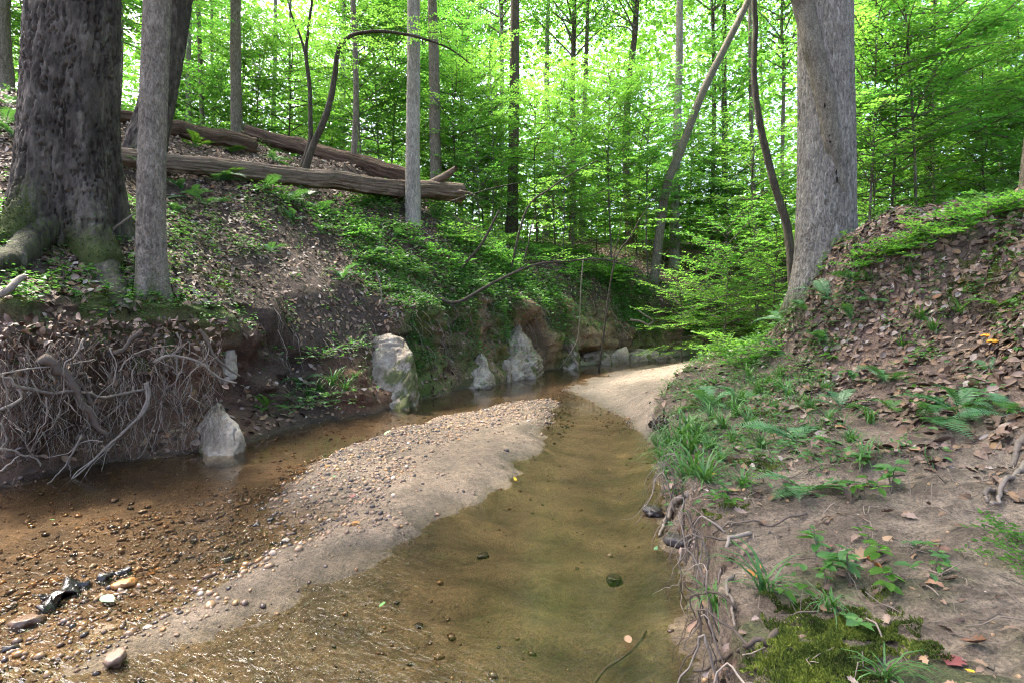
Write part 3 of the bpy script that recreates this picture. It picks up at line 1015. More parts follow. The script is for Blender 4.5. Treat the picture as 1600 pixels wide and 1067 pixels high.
# --- forest trunks one can tell apart, left to right
TREES = [
    ('pale_tree', 'pale trunk at the far left edge beside the massive dark trunk', 14, 24, 14, -12, BARK_GREY, .0),
    ('forest_tree', 'thin pale trunk just right of the leaning dark trunk', 290, 9, 21, 4, BARK_PALE, .05),
    ('forest_tree', 'thin trunk leaning slightly left above the upper end of the long log', 318, 7.5, 20, -14, BARK_GREY, .03),
    ('forest_tree', 'very thin trunk second to the right of the leaning dark trunk above the logs', 334, 6, 24, -10, BARK_GREY, .03),
    ('forest_tree', 'stout grey trunk standing right behind the upper log', 374, 17, 17, -14, BARK_GREY, .03),
    ('forest_tree', 'thin pale trunk right of the stout trunk behind the upper log', 425, 8, 25, 2, BARK_PALE, .04),
    ('forest_tree', 'thin trunk close behind the twisted twin stem', 452, 6, 27, 0, BARK_GREY, .05),
    ('slim_tree', 'slim straight mossy trunk growing between the two fallen logs', 552, 9, 14.0, 2, BARK_GREY, .02),
    ('forest_tree', 'wide hazy grey trunk in leaves right of the slim mossy trunk', 536, 12, 27, -2, BARK_PALE, .03),
    ('forest_tree', 'thick grey trunk half hidden by leaves behind the end of the log', 683, 19, 17, -10, BARK_GREY, .03),
    ('brown_tree', 'straight dark brown trunk in the middle of the forest', 801, 18, 20, 6, BARK_BROWN, .02),
    ('forest_tree', 'pale thin trunk just left of the straight dark brown trunk', 783, 9, 30, 0, BARK_PALE, .05),
    ('forest_tree', 'pale trunk just right of the straight dark brown trunk', 854, 11, 30, 4, BARK_PALE, .04),
    ('twin_tree', 'darker left trunk of a close pair right of the middle', 894, 11, 27, 6, BARK_BROWN, .03),
    ('twin_tree', 'right trunk of a close pair right of the middle', 908, 9, 27.4, 16, BARK_GREY, .03),
    ('forest_tree', 'dark trunk with a bend near its top between the close pair and a pale trunk', 984, 13, 26, 6, BARK_BROWN, .22),
    ('pale_tree', 'tall pale grey trunk crossed by a leaning trunk', 1055, 15, 23, 12, BARK_PALE, .03),
    ('forest_tree', 'thin dark trunk left of another in the gap before the curved stem', 1116, 8, 30, 0, BARK_BROWN, .03),
    ('forest_tree', 'wider dark trunk in the gap before the curved stem', 1133, 11, 30, 2, BARK_BROWN, .03),
    ('forest_tree', 'thin grey trunk behind the curved stem', 1178, 8, 22, -2, BARK_GREY, .03),
    ('forest_tree', 'thin trunk between the curved stem and the large pale grey trunk', 1224, 7, 28, 2, BARK_GREY, .03),
    ('forest_tree', 'hazy trunk just right of the large pale grey trunk', 1350, 12, 26, -6, BARK_GREY, .08),
    ('forest_tree', 'thin trunk in the leaves near the right edge', 1570, 7, 17, 4, BARK_GREY, .04),
    ('mossy_tree', 'mossy flared tree foot at the right edge on the crest', 1648, 60, 8.2, 30, BARK_MOSSY, .02),
]
for i, (nm, lb, px, w, Y, ln, bk, cv) in enumerate(TREES):
    tree(nm, lb, px, w, Y, ln, bk, H=17 + (i * 7) % 6, curve=cv, seed=i, cs=.8 if Y > 16 else .6)

# --- leaning trunk across the gap
def leaner():
    Y = 19.0
    pts = [at(px, py, Y) for px, py in ((1020, 372), (1040, 300), (1062, 240), (1098, 145), (1135, 70), (1172, -5), (1215, -110))]
    pts[0][2] = gz(pts[0][0], Y) - .3
    P = spline(pts, 50)
    V, Q = tube(P, np.linspace(.16, .09, 50), 12)
    V += .012 * fbm(V[:, 0] * 6, V[:, 1] * 6, V[:, 2] * 4, 3)[:, None]
    loc = np.array([pts[0][0], Y, pts[0][2] + .3])
    t = thing('leaning_tree', 'grey trunk leaning steeply right across the tall pale trunk', 'tree', loc)
    obj('trunk', mesh_data('trunk', rebase(V, loc), Q, BARK_GREY, True, {'moss': np.zeros(len(V))}), t)
    obj('crown', CANOPY[2][1], t, P[-1] - loc + np.array([.5, 0, 0]), (0, 0, 1), .6)


leaner()


def crooked():
    Y = 14.5
    A_ = [at(px, py, Y) for px, py in ((1452, 330), (1450, 250), (1450, 180), (1450, 145), (1446, 118), (1450, 100), (1474, 82), (1478, 72), (1462, 60), (1432, 50), (1405, 55))]
    B_ = [at(px, py, Y) for px, py in ((1448, 112), (1440, 122), (1436, 145), (1436, 170))]
    A_[0][2] = gz(A_[0][0], Y) - .1
    loc = np.array([A_[0][0], Y, A_[0][2] + .1])
    t = thing('crooked_tree', 'small crooked dark tree among bright leaves on the right', 'tree', loc)
    for nm, pts, r0 in (('trunk', A_, .10), ('branch', B_, .05)):
        V, Q = tube(spline(pts, 40), np.linspace(r0, .025, 40), 8)
        obj(nm, mesh_data(nm, rebase(V, loc), Q, BARK_MOSSY, True, {'moss': np.zeros(len(V))}), t)
    aw, al = Acc(), Acc()
    rng = np.random.default_rng(5)
    PA = spline(A_, 40)
    for q in range(10, 40, 2):
        az = rng.uniform(0, 6.28)
        spray(aw, al, PA[q] - loc, (math.cos(az), math.sin(az), rng.uniform(0, .4)), rng.uniform(.8, 1.8), rng, .085, r0=.01)
    obj('limbs', aw.mesh('limbs', BARK_MOSSY), t)
    obj('crown', al.mesh('crown', LEAF_BRIGHT, False), t)


crooked()

# --- more trunks far back, too alike to tell apart
_rng = np.random.default_rng(12)
for i in range(26):
    px = _rng.uniform(-60, 1660)
    Y = _rng.uniform(30, 52)
    tree('distant_tree', 'slender distant trunk among leaves deep in the forest', px, _rng.uniform(4, 7.5), Y, _rng.normal(0, 10),
         [BARK_GREY, BARK_PALE, BARK_BROWN][i % 3], H=_rng.uniform(18, 24), group='slender distant forest trees', curve=.06, seed=100 + i, cs=.95, nseg=8)
# trees that stand beside and behind the viewer and shade the stream
for i, (x, y) in enumerate(((9.5, -1.0), (11.5, 4.5))):
    Y = y
    z = gz(x, y)
    loc = np.array([x, y, z])
    ctrl = [(x, y, z - .3), (x + .05, y, z + 4), (x, y + .1, z + 9), (x + .1, y, z + 19)]
    V, Q, ms = swept_trunk(ctrl, [.3, .26, .2, .06], 40, 20, .02, (12, 3), (.3, .4, 4, i), .3, .5, 200 + i)
    t = thing('shade_tree', 'tall tree standing outside the picture beside the stream', 'tree', loc, 0, 'tall trees outside the picture')
    obj('trunk', mesh_data('trunk', rebase(V, loc), Q, BARK_GREY, True, {'moss': ms}), t)
    obj('crown', CANOPY[i % 3][1], t, (0, 0, 10), (0, 0, i * 1.3), 1.25)
    obj('limbs', CANOPY[i % 3][0], t, (0, 0, 10), (0, 0, i * 1.3), 1.25)

# ------------------------------------------------------------------ understory: young trees with flat layered sprays
SAP = [
    sapling_meshes(1, 6.5, 2.0, 52, .11, .22, BARK_GREY, LEAF_BRIGHT),
    sapling_meshes(2, 5.0, 1.8, 44, .105, .15, BARK_BROWN, LEAF_BRIGHT),
    sapling_meshes(3, 8.5, 2.3, 62, .12, .25, BARK_GREY, LEAF_MID),
    sapling_meshes(4, 2.4, 1.2, 24, .085, .12, BARK_BROWN, LEAF_BRIGHT, r=.018),
    sapling_meshes(5, 3.6, 1.6, 32, .10, .15, BARK_GREY, LEAF_MID, r=.024),
]


def sapling(k, x, y, s, rz, label, group, name='young_tree'):
    t = thing(name, label, 'tree', (x, y, gz(x, y) - .03), rz, group, s)
    obj('trunk', SAP[k][0], t)
    obj('limbs', SAP[k][1], t)
    obj('crown', SAP[k][2], t)
    return t


_rng = np.random.default_rng(21)
ZONES = [
    ((960, 1240), (21, 32), 12, (4, 3, 1, 4), 'low leafy young tree deep beyond the stream bend', 'low trees deep beyond the bend'),
    ((700, 960), (20, 32), 12, (4, 1, 3, 0), 'low leafy young tree deep behind the left crest', 'low trees deep behind the crest'),
    ((1340, 1700), (12, 22), 12, (4, 1, 4), 'low leafy young tree behind the right crest', 'low trees behind the right crest'),
    ((250, 700), (19, 32), 14, (1, 0, 4), 'low leafy young tree deep up the left hill', 'low trees deep up the left hill'),  # px range, Y range, count, kinds, label, group
    ((1345, 1680), (10.5, 15.5), 9, (0, 1, 2, 2), 'bright layered young tree right of the large pale trunk', 'young trees on the right slope'),
    ((1345, 1700), (15.5, 24), 9, (0, 2, 2), 'leafy young tree far back at the right', 'young trees far back on the right'),
    ((940, 1235), (17, 25), 10, (0, 1, 2, 4), 'bright leafy young tree beyond the stream bend', 'young trees beyond the stream bend'),
    ((1030, 1240), (12.5, 16), 5, (3, 3, 4), 'low bright sapling in the hollow beyond the sand spit', 'low saplings in the hollow'),
    ((690, 950), (16.5, 24), 8, (1, 4, 0, 3), 'airy bright young tree behind the left bank crest', 'young trees behind the left crest'),
    ((540, 760), (17, 24), 7, (0, 2, 2), 'tall leafy young tree behind the fallen logs', 'young trees behind the logs'),
    ((250, 540), (16, 26), 9, (2, 0, 1), 'leafy young tree up the hill behind the logs', 'young trees up the left hill'),
    ((-60, 250), (13, 24), 6, (0, 2), 'leafy young tree behind the massive dark trunk', 'young trees at the far left'),
]
for (p0, p1), (y0, y1), n, kinds, lb, gp in ZONES:
    for i in range(n):
        px = p0 + (p1 - p0) * (i + _rng.uniform(.1, .9)) / n
        Y = _rng.uniform(y0, y1)
        sapling(kinds[i % len(kinds)], (px - 800) / FPX * Y, Y, _rng.uniform(.8, 1.15), _rng.uniform(0, 6.28), lb, gp)


# ------------------------------------------------------------------ the wood farther off, one leafy mass
def far_wood():
    rng = np.random.default_rng(99)
    al = Acc()
    n = 4700
    ang = rng.uniform(-0.95, 0.95, n)
    rr = rng.uniform(30, 62, n)
    x, y = np.sin(ang) * rr, np.cos(ang) * rr
    ground_h = np.array([gz(a, b) for a, b in zip(x, y)])
    z = ground_h + np.abs(rng.uniform(0.0, 1, n)) ** 1.65 * 25
    per = 48
    C = np.stack([x, y, z], 1)[:, None, :] + rng.normal(0, 1, (n, per, 3)) * np.array([1.2, 1.2, .45])
    C = C.reshape(-1, 3)
    m = len(C)
    D = np.stack([rng.normal(0, 1, m), rng.normal(0, 1, m), rng.normal(-.15, .35, m)], 1)
    N = np.array([0, 0, 1.0]) + rng.normal(0, .9, (m, 3))
    tint = np.clip(np.repeat(rng.normal(.5, .22, n), per) + rng.normal(0, .12, m), 0, 1)
    scatter(al, LEAF4[0], LEAF4[1], C, D, N, .40 * rng.uniform(.45, 1.3, m), tint)
    o = obj('far_woodland', al.mesh('far_woodland', LEAF_BRIGHT, False))
    tag(o, 'mass of bright green leaves deep in the forest', 'woodland', None, 'stuff')


far_wood()

# ------------------------------------------------------------------ sampling spots on the ground
_P = T['P']
_du = _P[1:, :-1] - _P[:-1, :-1]
_dv = _P[:-1, 1:] - _P[:-1, :-1]
_nr = np.cross(_du, _dv)
_area = np.linalg.norm(_nr, axis=-1)
_nr = unit(_nr)
_nr = np.where(_nr[..., 2:3] < 0, -_nr, _nr)
_c = {k: T[k][:-1, :-1] for k in ('a', 'b', 'd', 'e0', 'z', 'm', 'n1', 'n2', 'isbed', 'right', 'riff', 'gl', 'gr', 'wbar', 'br')}
_px = 800 + FPX * _P[:-1, :-1, 0] / np.maximum(_P[:-1, :-1, 1], .1)
_py = HOR + FPX * (CAM_H - _P[:-1, :-1, 2]) / np.maximum(_P[:-1, :-1, 1], .1)
_dist = np.hypot(_P[:-1, :-1, 0], _P[:-1, :-1, 1])
_toC = unit(np.array([0, 0, CAM_H]) - _P[:-1, :-1])
_seen = (np.sum(_nr * _toC, -1) > -.03) & (_P[:-1, :-1, 1] > 1.2) & (_px > -200) & (_px < 1800) & (_py < 1250)


def spots(dens, rng, maxn=None):
    """random ground spots; dens = count per square metre on every cell"""
    w = (dens * _area).ravel()
    w = np.where(np.isfinite(w), np.maximum(w, 0), 0)
    n = int(w.sum())
    if maxn:
        n = min(n, maxn)
    k = rng.choice(len(w), n, p=w / w.sum())
    i, j = np.unravel_index(k, _area.shape)
    u, v = rng.uniform(0, 1, (2, n, 1))
    pos = _P[:-1, :-1][i, j] + u * _du[i, j] + v * _dv[i, j]
    return pos, _nr[i, j], i, j


def tangent(n, rng):
    r = rng.normal(0, 1, n.shape)
    return unit(r - n * np.sum(r * n, -1, keepdims=True))


# ------------------------------------------------------------------ dead leaves
def dead_leaf(curl, bend, lob=1.0, segs=8):
    if segs == 8:
        xs = np.array([0, .12, .25, .36, .5, .61, .75, .84, 1.0])
        ys = np.array([.006, .06, .19, .12, .28, .17, .24, .13, .015]) * lob
    else:
        xs = np.array([0, .26, .52, .78, 1.0])
        ys = np.array([.015, .22, .24, .17, .02]) * lob
    z = bend * (xs - .4) ** 2 * -1
    L = np.stack([xs - .02 + .06 * (ys > .2), ys, z + curl * ys], 1)
    R = np.stack([xs - .02 + .06 * (ys > .2), -ys, z + curl * .7 * ys], 1)
    M_ = np.stack([xs, 0 * xs, z], 1)
    n = len(xs)
    V = np.concatenate([M_, L, R])
    F = []
    for i in range(n - 1):
        F.append((i, i + 1, n + i + 1, n + i))
        F.append((i, 2 * n + i, 2 * n + i + 1, i + 1))
    return V, np.array(F)


LIT_NEAR = [dead_leaf(.5, .5), dead_leaf(-.45, .7, .9), dead_leaf(.8, -.5, 1.1), dead_leaf(.2, 1.0, .85)]
LIT_TINY = [(np.array([(0, 0, 0), (.45, .26, .12), (1, 0, -.05), (.5, -.24, .06)], float), np.array([(0, 3, 2, 1)])), (np.array([(0, 0, .05), (.4, .24, -.08), (1, 0, .10), (.55, -.26, -.05)], float), np.array([(0, 3, 2, 1)])), (np.array([(0, 0, 0), (.55, .22, .2), (1, .05, 0), (.4, -.25, .15)], float), np.array([(0, 3, 2, 1)]))]
LIT_FAR = [dead_leaf(.5, .5, 1.1, 5), dead_leaf(-.5, .8, 1.1, 5), dead_leaf(.9, -.4, 1.2, 5)]


def litter_material():
    M = Mat('dead_leaves')
    t = M.attr('tint')
    c = M.ramp(t, [(0.0, (.022, .013, .009)), (.25, (.065, .038, .026)), (.45, (.13, .08, .055)), (.62, (.20, .132, .10)), (.75, (.23, .135, .07)), (.87, (.29, .215, .175)), (.95, (.38, .32, .285)), (1.0, (.28, .11, .035))])
    n = M.noise(40, 3, .6, M.pos())
    c = M.mix(M.math('MULTIPLY', n, .35), c, (.06, .04, .03))
    p = M.bsdf(c, .62, spec=.35)
    return M.m


LITTER = litter_material()


def build_litter():
    rng = np.random.default_rng(55)
    c = _c
    clump = sstep(c['n1'] + .7 * c['n2'], -.5, .35)
    left = (c['d'] > .42) & _seen & (_dist < 27)
    hill = left * (1 - .45 * (1 - sstep(c['d'], .4, 1.2)) * sstep(c['n1'], 0, .4)) * (.3 + .9 * clump)
    steepL = (c['d'] > .0) & (c['d'] <= .42) & _seen
    right = c['right'] & (c['e0'] > 0) & _seen & (_dist < 16)
    rs = right * (sstep(c['e0'] + .5 * c['n1'] + .3 * c['n2'], 1.5, 2.4) * (.35 + .9 * clump) * 1.0 + .20 * sstep(c['n2'], -.2, .4))
    far = (_dist > 13)
    dens = hill * np.where(far, 480, 760) + steepL * (_nr[..., 2] > .15) * 130
    pos, nrm, i, j = spots(dens * 1.0, rng, 85000)
    acc = Acc()
    n = len(pos)
    kk = rng.integers(0, 3, n)
    N = nrm + rng.normal(0, .38, (n, 3))
    D = tangent(nrm, rng) + rng.normal(0, .15, (n, 3))
    tint = np.clip(rng.beta(1.35, 1.3, n), 0, 1)
    for k in range(3):
        m = kk == k
        rd = np.hypot(pos[:, 0], pos[:, 1])
        for tm, mm in ((LIT_FAR[k], m & (rd < 8)), (LIT_TINY[k], m & (rd >= 8))):
            scatter(acc, *tm, pos[mm] + nrm[mm] * .015, D[mm], N[mm], rng.uniform(.05, .115, mm.sum()), tint[mm])
    dens = rs * 620
    pos, nrm, i, j = spots(dens, rng, 15000)
    n = len(pos)
    kk = rng.integers(0, 4, n)
    N = nrm + rng.normal(0, .42, (n, 3))
    D = tangent(nrm, rng) + rng.normal(0, .18, (n, 3))
    tint = np.clip(rng.beta(1.35, 1.25, n), 0, 1)
    rdist = np.hypot(pos[:, 0], pos[:, 1])
    near = rdist < 4.4
    szf = np.clip(rdist / 4.2, .42, 1)
    for k in range(4):
        m = (kk == k) & near
        scatter(acc, *LIT_NEAR[k], pos[m] + nrm[m] * .010, D[m], N[m], rng.uniform(.045, .115, m.sum()) * szf[m], tint[m])
        m = (kk == k) & ~near
        scatter(acc, *LIT_FAR[k % 3], pos[m] + nrm[m] * .010, D[m], N[m], rng.uniform(.05, .115, m.sum()), tint[m])
    o = obj('leaf_litter', acc.mesh('leaf_litter', LITTER, True))
    tag(o, 'brown dead leaves strewn over the forest floor and both banks', 'leaf litter', None, 'stuff')
    # broken twigs and rootlets lying in the litter
    acc = Acc()
    dens = (left * 5.0 + right * (c['e0'] > .1) * 75) * (_dist < 15)
    pos, nrm, i, j = spots(dens, rng, 2400)
    D = tangent(nrm, rng)
    for p, n_, d_ in zip(pos, nrm, D):
        L = rng.uniform(.03, .22)
        s = np.linspace(-.5, .5, 4)
        q = p[None] + n_[None] * (.010 + .015 * rng.uniform(0, 1)) + d_[None] * (s * L)[:, None] + rng.normal(0, .010, (4, 3))
        V, Q = tube(q, [rng.uniform(.0012, .0035)] * 3 + [.0012], 4)
        acc.add(V, Q, rng.uniform(0, 1))
    o = obj('twig_litter', acc.mesh('twig_litter', TWIG, True))
    tag(o, 'small broken twigs scattered over the banks', 'twigs', None, 'stuff')


def simple_mat(name, lo, hi, rough=.8, scale=30, spec=.3, bump=.3, attr=True):
    M = Mat(name)
    n = M.noise(scale, 4, .6, M.pos())
    f = M.math('ADD', M.math('MULTIPLY', M.attr('tint'), .6), M.math('MULTIPLY', n, .5)) if attr else n
    c = M.ramp(f, [(.15, lo), (.85, hi)])
    M.bsdf(c, rough, M.bump(n, bump, .01), spec=spec)
    return M.m


TWIG = simple_mat('twig_wood', (.06, .045, .035), (.24, .19, .15))
build_litter()

# ------------------------------------------------------------------ gravel and stones
def ico(sub=0, seed=0, amp=.22, flat=.6):
    t = (1 + 5 ** .5) / 2
    V = unit(np.array([(-1, t, 0), (1, t, 0), (-1, -t, 0), (1, -t, 0), (0, -1, t), (0, 1, t), (0, -1, -t), (0, 1, -t), (t, 0, -1), (t, 0, 1), (-t, 0, -1), (-t, 0, 1)], float))
    F = np.array([(0, 11, 5), (0, 5, 1), (0, 1, 7), (0, 7, 10), (0, 10, 11), (1, 5, 9), (5, 11, 4), (11, 10, 2), (10, 7, 6), (7, 1, 8), (3, 9, 4), (3, 4, 2), (3, 2, 6), (3, 6, 8), (3, 8, 9), (4, 9, 5), (2, 4, 11), (6, 2, 10), (8, 6, 7), (9, 8, 1)])
    for _ in range(sub):
        mid, nv, nf = {}, list(V), []

        def md(a, b):
            key = (min(a, b), max(a, b))
            if key not in mid:
                mid[key] = len(nv)
                nv.append(unit(nv[a] + nv[b]))
            return mid[key]
        for a, b, c in F:
            x, y, z = md(a, b), md(b, c), md(c, a)
            nf += [(a, x, z), (b, y, x), (c, z, y), (x, y, z)]
        V, F = np.array(nv), np.array(nf)
    V = V * (1 + amp * fbm(V[:, 0] * 1.3 + seed * 7, V[:, 1] * 1.3, V[:, 2] * 1.3, 3))[:, None]
    V = V * np.array([1.0, .74, flat])
    return V, F


def stone_material(name, wet_attr=True):
    M = Mat(name)
    t = M.attr('tint')
    c = M.ramp(t, [(0, (.030, .025, .024)), (.2, (.085, .062, .054)), (.33, (.18, .115, .082)), (.46, (.30, .19, .115)), (.58, (.38, .23, .095)), (.68, (.44, .20, .06)), (.78, (.32, .24, .185)), (.88, (.44, .36, .28)), (1.0, (.62, .55, .48))])
    c.node.color_ramp.interpolation = 'LINEAR'
    n = M.noise(60, 4, .65, M.pos())
    c = M.mix(1.0, c, M.ramp(n, [(.3, .6), (.7, 1.25)]), 'MULTIPLY')
    # stones at and below the water level are wet: darker and glossy
    ge = M.n('ShaderNodeNewGeometry')
    sx = M.n('ShaderNodeSeparateXYZ')
    M.l(ge.outputs['Position'], sx.inputs[0])
    wet = M.ramp(M.math('MULTIPLY', M.math('ADD', sx.outputs[2], .05), 10.0), [(.55, 1.0), (.95, 0.0)])
    c = M.mix(wet, c, M.mix(1.0, c, (.5, .46, .42), 'MULTIPLY'))
    rg = M.mix(wet, M.ramp(n, [(.3, .35), (.7, .6)]), (.12, .12, .12))
    M.bsdf(c, rg, M.bump(n, .3, .006), spec=.5)
    return M.m


STONE = stone_material('pebble_stone')
PEB = [ico(0, s, .25, f) for s, f in ((1, .6), (2, .45), (3, .7), (4, .5))]


def build_gravel():
    rng = np.random.default_rng(66)
    c = _c
    t = (c['b'] - c['gr']) / np.maximum(c['gl'] - c['gr'], .2)
    inbar = sstep(c['m'], -.35, .0)
    g = inbar * (sstep(t + .25 * c['n1'] + .2 * c['n2'], .30, .60) + sstep(c['a'], 5.6, 6.6) * .9 + .03)
    g = np.maximum(g, c['riff'] * (.45 + .5 * sstep(c['n2'], -.2, .3)) * sstep(t + .15 * c['n2'], .15, .45))
    g = np.maximum(g, .75 * sstep(t, .5, .7) * inbar)
    lw = c['isbed'] & (c['b'] > c['gl']) & (c['a'] > 0) & (c['a'] < 6)
    g = np.maximum(g, lw * .10 * (1 + c['n2']))
    g = np.maximum(g, c['isbed'] * (c['a'] < 2.2) * .06 + c['isbed'] * .035 * sstep(c['n2'], -.1, .4))
    # along the right waterline by the sand spit
    g = np.maximum(g, np.exp(-((c['a'] - 7.1) / .55) ** 2 - ((c['b'] - c['br'] - .05) / .28) ** 2) * .9)
    dens = np.clip(g, 0, 1.0) * _seen * (_dist < 13) * c['isbed'] * 2300
    dens = dens + (c['right'] & (c['e0'] < 0)) * _seen * 25 + (c['right'] & (c['e0'] > .1) & (c['e0'] < 2.2)) * _seen * 160 * (_dist < 6)
    pos, nrm, i, j = spots(dens, rng, 14500)
    n = len(pos)
    acc = Acc()
    kk = rng.integers(0, 4, n)
    N = nrm + rng.normal(0, .25, (n, 3))
    D = tangent(nrm, rng)
    s = np.clip(rng.lognormal(math.log(.0092), .52, n), .0035, .030)
    s = np.where(_c['right'][i, j] & (_c['e0'][i, j] > 0), s * .55, s)
    tint = rng.choice([.03, .12, .22, .3, .36, .42, .47, .52, .6, .72, .8, .88, .97], n, p=[.06, .07, .08, .14, .16, .16, .13, .09, .04, .03, .02, .012, .008]) + rng.normal(0, .02, n)
    for k in range(4):
        m = kk == k
        scatter(acc, *PEB[k], pos[m] + nrm[m] * (s[m] * .18)[:, None], D[m], N[m], s[m], np.clip(tint[m], 0, 1))
    o = obj('gravel', acc.mesh('gravel', STONE, True))
    tag(o, 'small brown and grey pebbles covering the gravel bar and riffle', 'gravel', None, 'stuff')
    # larger stones, one by one
    COLS = [('dark grey', .05), ('brown', .36), ('tan', .47), ('orange', .66), ('grey', .80), ('white', .97)]
    ST = {}
    for q, (cn, tv) in enumerate(COLS):
        for v in range(3):
            V, F = ico(2, 10 + q * 3 + v, .30, (.55, .7, .45)[v])
            V = V * (1 + .22 * fbm(V[:, 0] * 3.1 + q, V[:, 1] * 3.1 + v, V[:, 2] * 3.1, 3))[:, None]
            V[:, 2] = np.minimum(V[:, 2], .34 + .1 * V[:, 0])
            ST[q, v] = mesh_data('stone', V, F, STONE, True, {'tint': np.full(len(V), tv)})
    pos, nrm, i, j = spots(np.clip(g - .1, 0, 1) * _seen * (_dist < 9) * c['isbed'] * 14 * np.clip(1.6 - _dist / 8, .3, 1.5), rng, 150)
    for k in range(len(pos)):
        q = int(rng.choice(6, p=[.22, .27, .22, .13, .10, .06]))
        s_ = rng.uniform(.014, .028) * (1.3 if rng.uniform() < .15 else 1)
        wet = pos[k][2] < .015
        o = obj('stone', ST[q, int(rng.integers(0, 3))], None, pos[k] + np.array([0, 0, s_ * .12]), (rng.normal(0, .2), rng.normal(0, .2), rng.uniform(0, 6.28)), s_)
        where = 'in the shallow riffle water' if wet else 'on the dry gravel bar'
        tag(o, 'small %s stone lying %s' % (COLS[q][0], where), 'stone', '%s stones %s' % (COLS[q][0], where))
    return ST


STONES = build_gravel()
for (px, py, q, v, s, nm, lb) in (
        (195, 916, 3, 0, .075, 'stone', 'flat orange stone beside the green leaf in the riffle'),
        (355, 876, 0, 1, .062, 'stone', 'round black wet stone at the edge of the sandy bar'),
        (178, 783, 1, 0, .055, 'stone', 'purple brown stone in the left channel near the roots'),
        (222, 800, 5, 2, .042, 'stone', 'pale white stone in the left channel beside the brown stone'),
        (447, 845, 5, 0, .035, 'stone', 'white pebble on the sand near the black stone'),
        (40, 978, 1, 1, .095, 'stone', 'wide brown stone half under water at the left edge'),
        (303, 845, 0, 0, .05, 'stone', 'dark wet stone above the log chunks in the riffle'),
        (265, 830, 1, 2, .045, 'stone', 'brown flat stone left of the dark wet stone in the riffle'),
        (423, 812, 0, 2, .04, 'stone', 'dark flat stone high on the gravel bar'),
        (180, 1032, 1, 1, .07, 'stone', 'brown stone by the bottom edge on the left'),
        (1020, 803, 0, 2, .12, 'stone', 'dark submerged stone in the right channel'),
        (960, 908, 0, 1, .07, 'stone', 'dark stone under water in the middle of the right channel'),
        (1062, 850, 0, 0, .11, 'stone', 'dark wet stone under the root edge of the right bank'),
        (655, 978, 0, 1, .03, 'stone', 'small dark stone in the water near the bottom middle'),
        (755, 870, 0, 2, .05, 'stone', 'flat dark stone in the current of the right channel')):
    h, n = hit(px, py)
    o = obj(nm, STONES[q, v], None, h + np.array([0, 0, s * .2]), (.1, .1, px * .1), s * .72)
    tag(o, lb, 'stone')

# ------------------------------------------------------------------ boulders at the foot of the left bank
def boulder_material():
    M = Mat('boulder_rock')
    v = M.pos()
    n1 = M.noise(3.0, 6, .65, v)
    n2 = M.noise(26, 5, .7, v)
    n3 = M.noise(4.5, 4, .6, M.pos((1, 1, .8)))
    c = M.ramp(n1, [(.3, (.17, .125, .085)), (.5, (.30, .25, .195)), (.7, (.40, .36, .31))])
    c = M.mix(1.0, c, M.ramp(n2, [(.3, .62), (.6, 1.1)]), 'MULTIPLY')
    ms = M.math('ADD', n3, M.math('MULTIPLY', M.attr('moss'), .5))
    c = M.mix(M.ramp(ms, [(.66, 0.0), (.76, .85)]), c, (.06, .075, .016))
    M.bsdf(c, .85, M.bump(M.math('ADD', n1, n2), .6, .03), spec=.25)
    return M.m


BOULDER = boulder_material()


def hull_rock(name, label, pts, moss=0.25, seed=0, rough=.05, parent=None, cuts=5):
    import bmesh
    pts = np.asarray(pts, float)
    low = pts[pts[:, 2] < pts[:, 2].min() + .18]
    pts = np.concatenate([pts, low - np.array([0, 0, .35])])
    bm = bmesh.new()
    for p in pts:
        bm.verts.new(p)
    r = bmesh.ops.convex_hull(bm, input=bm.verts)
    bmesh.ops.delete(bm, geom=list({g for g in r['geom_interior'] + r['geom_unused'] if isinstance(g, bmesh.types.BMVert)}), context='VERTS')
    bmesh.ops.triangulate(bm, faces=bm.faces)
    for k in range(4):
        bmesh.ops.subdivide_edges(bm, edges=bm.edges, cuts=1, use_grid_fill=True)
        bmesh.ops.triangulate(bm, faces=bm.faces)
        if k >= 2:
            bmesh.ops.smooth_vert(bm, verts=bm.verts, factor=.4, use_axis_x=True, use_axis_y=True, use_axis_z=True)
    bm.normal_update()
    V = np.array([v.co[:] for v in bm.verts])
    N = np.array([v.normal[:] for v in bm.verts])
    V = V + N * (rough * 1.5 * fbm(V[:, 0] * 2.5 + seed, V[:, 1] * 2.5, V[:, 2] * 2.5, 5, .6) - rough * .6 * (np.abs(fbm(V[:, 0] * 4 + seed, V[:, 1] * 4, V[:, 2] * 6, 2)) < .06))[:, None]
    bmesh.ops.triangulate(bm, faces=bm.faces)
    F = np.array([[v.index for v in f.verts] for f in bm.faces])
    bm.verts.index_update()
    F = np.array([[v.index for v in f.verts] for f in bm.faces])
    bm.free()
    loc = np.array([V[:, 0].mean(), V[:, 1].mean(), V[:, 2].min()])
    ms = np.clip(moss + .3 * fbm(V[:, 0] * 2 + seed, V[:, 1] * 2, V[:, 2] * 2, 3), 0, 1)
    o = obj(name, mesh_data(name, V - loc, F, BOULDER, True, {'moss': ms}), None, loc)
    return tag(o, label, 'rock')


def P3(Y, *pp):
    return [at(px, py, Y + dy) for px, py, dy in pp]


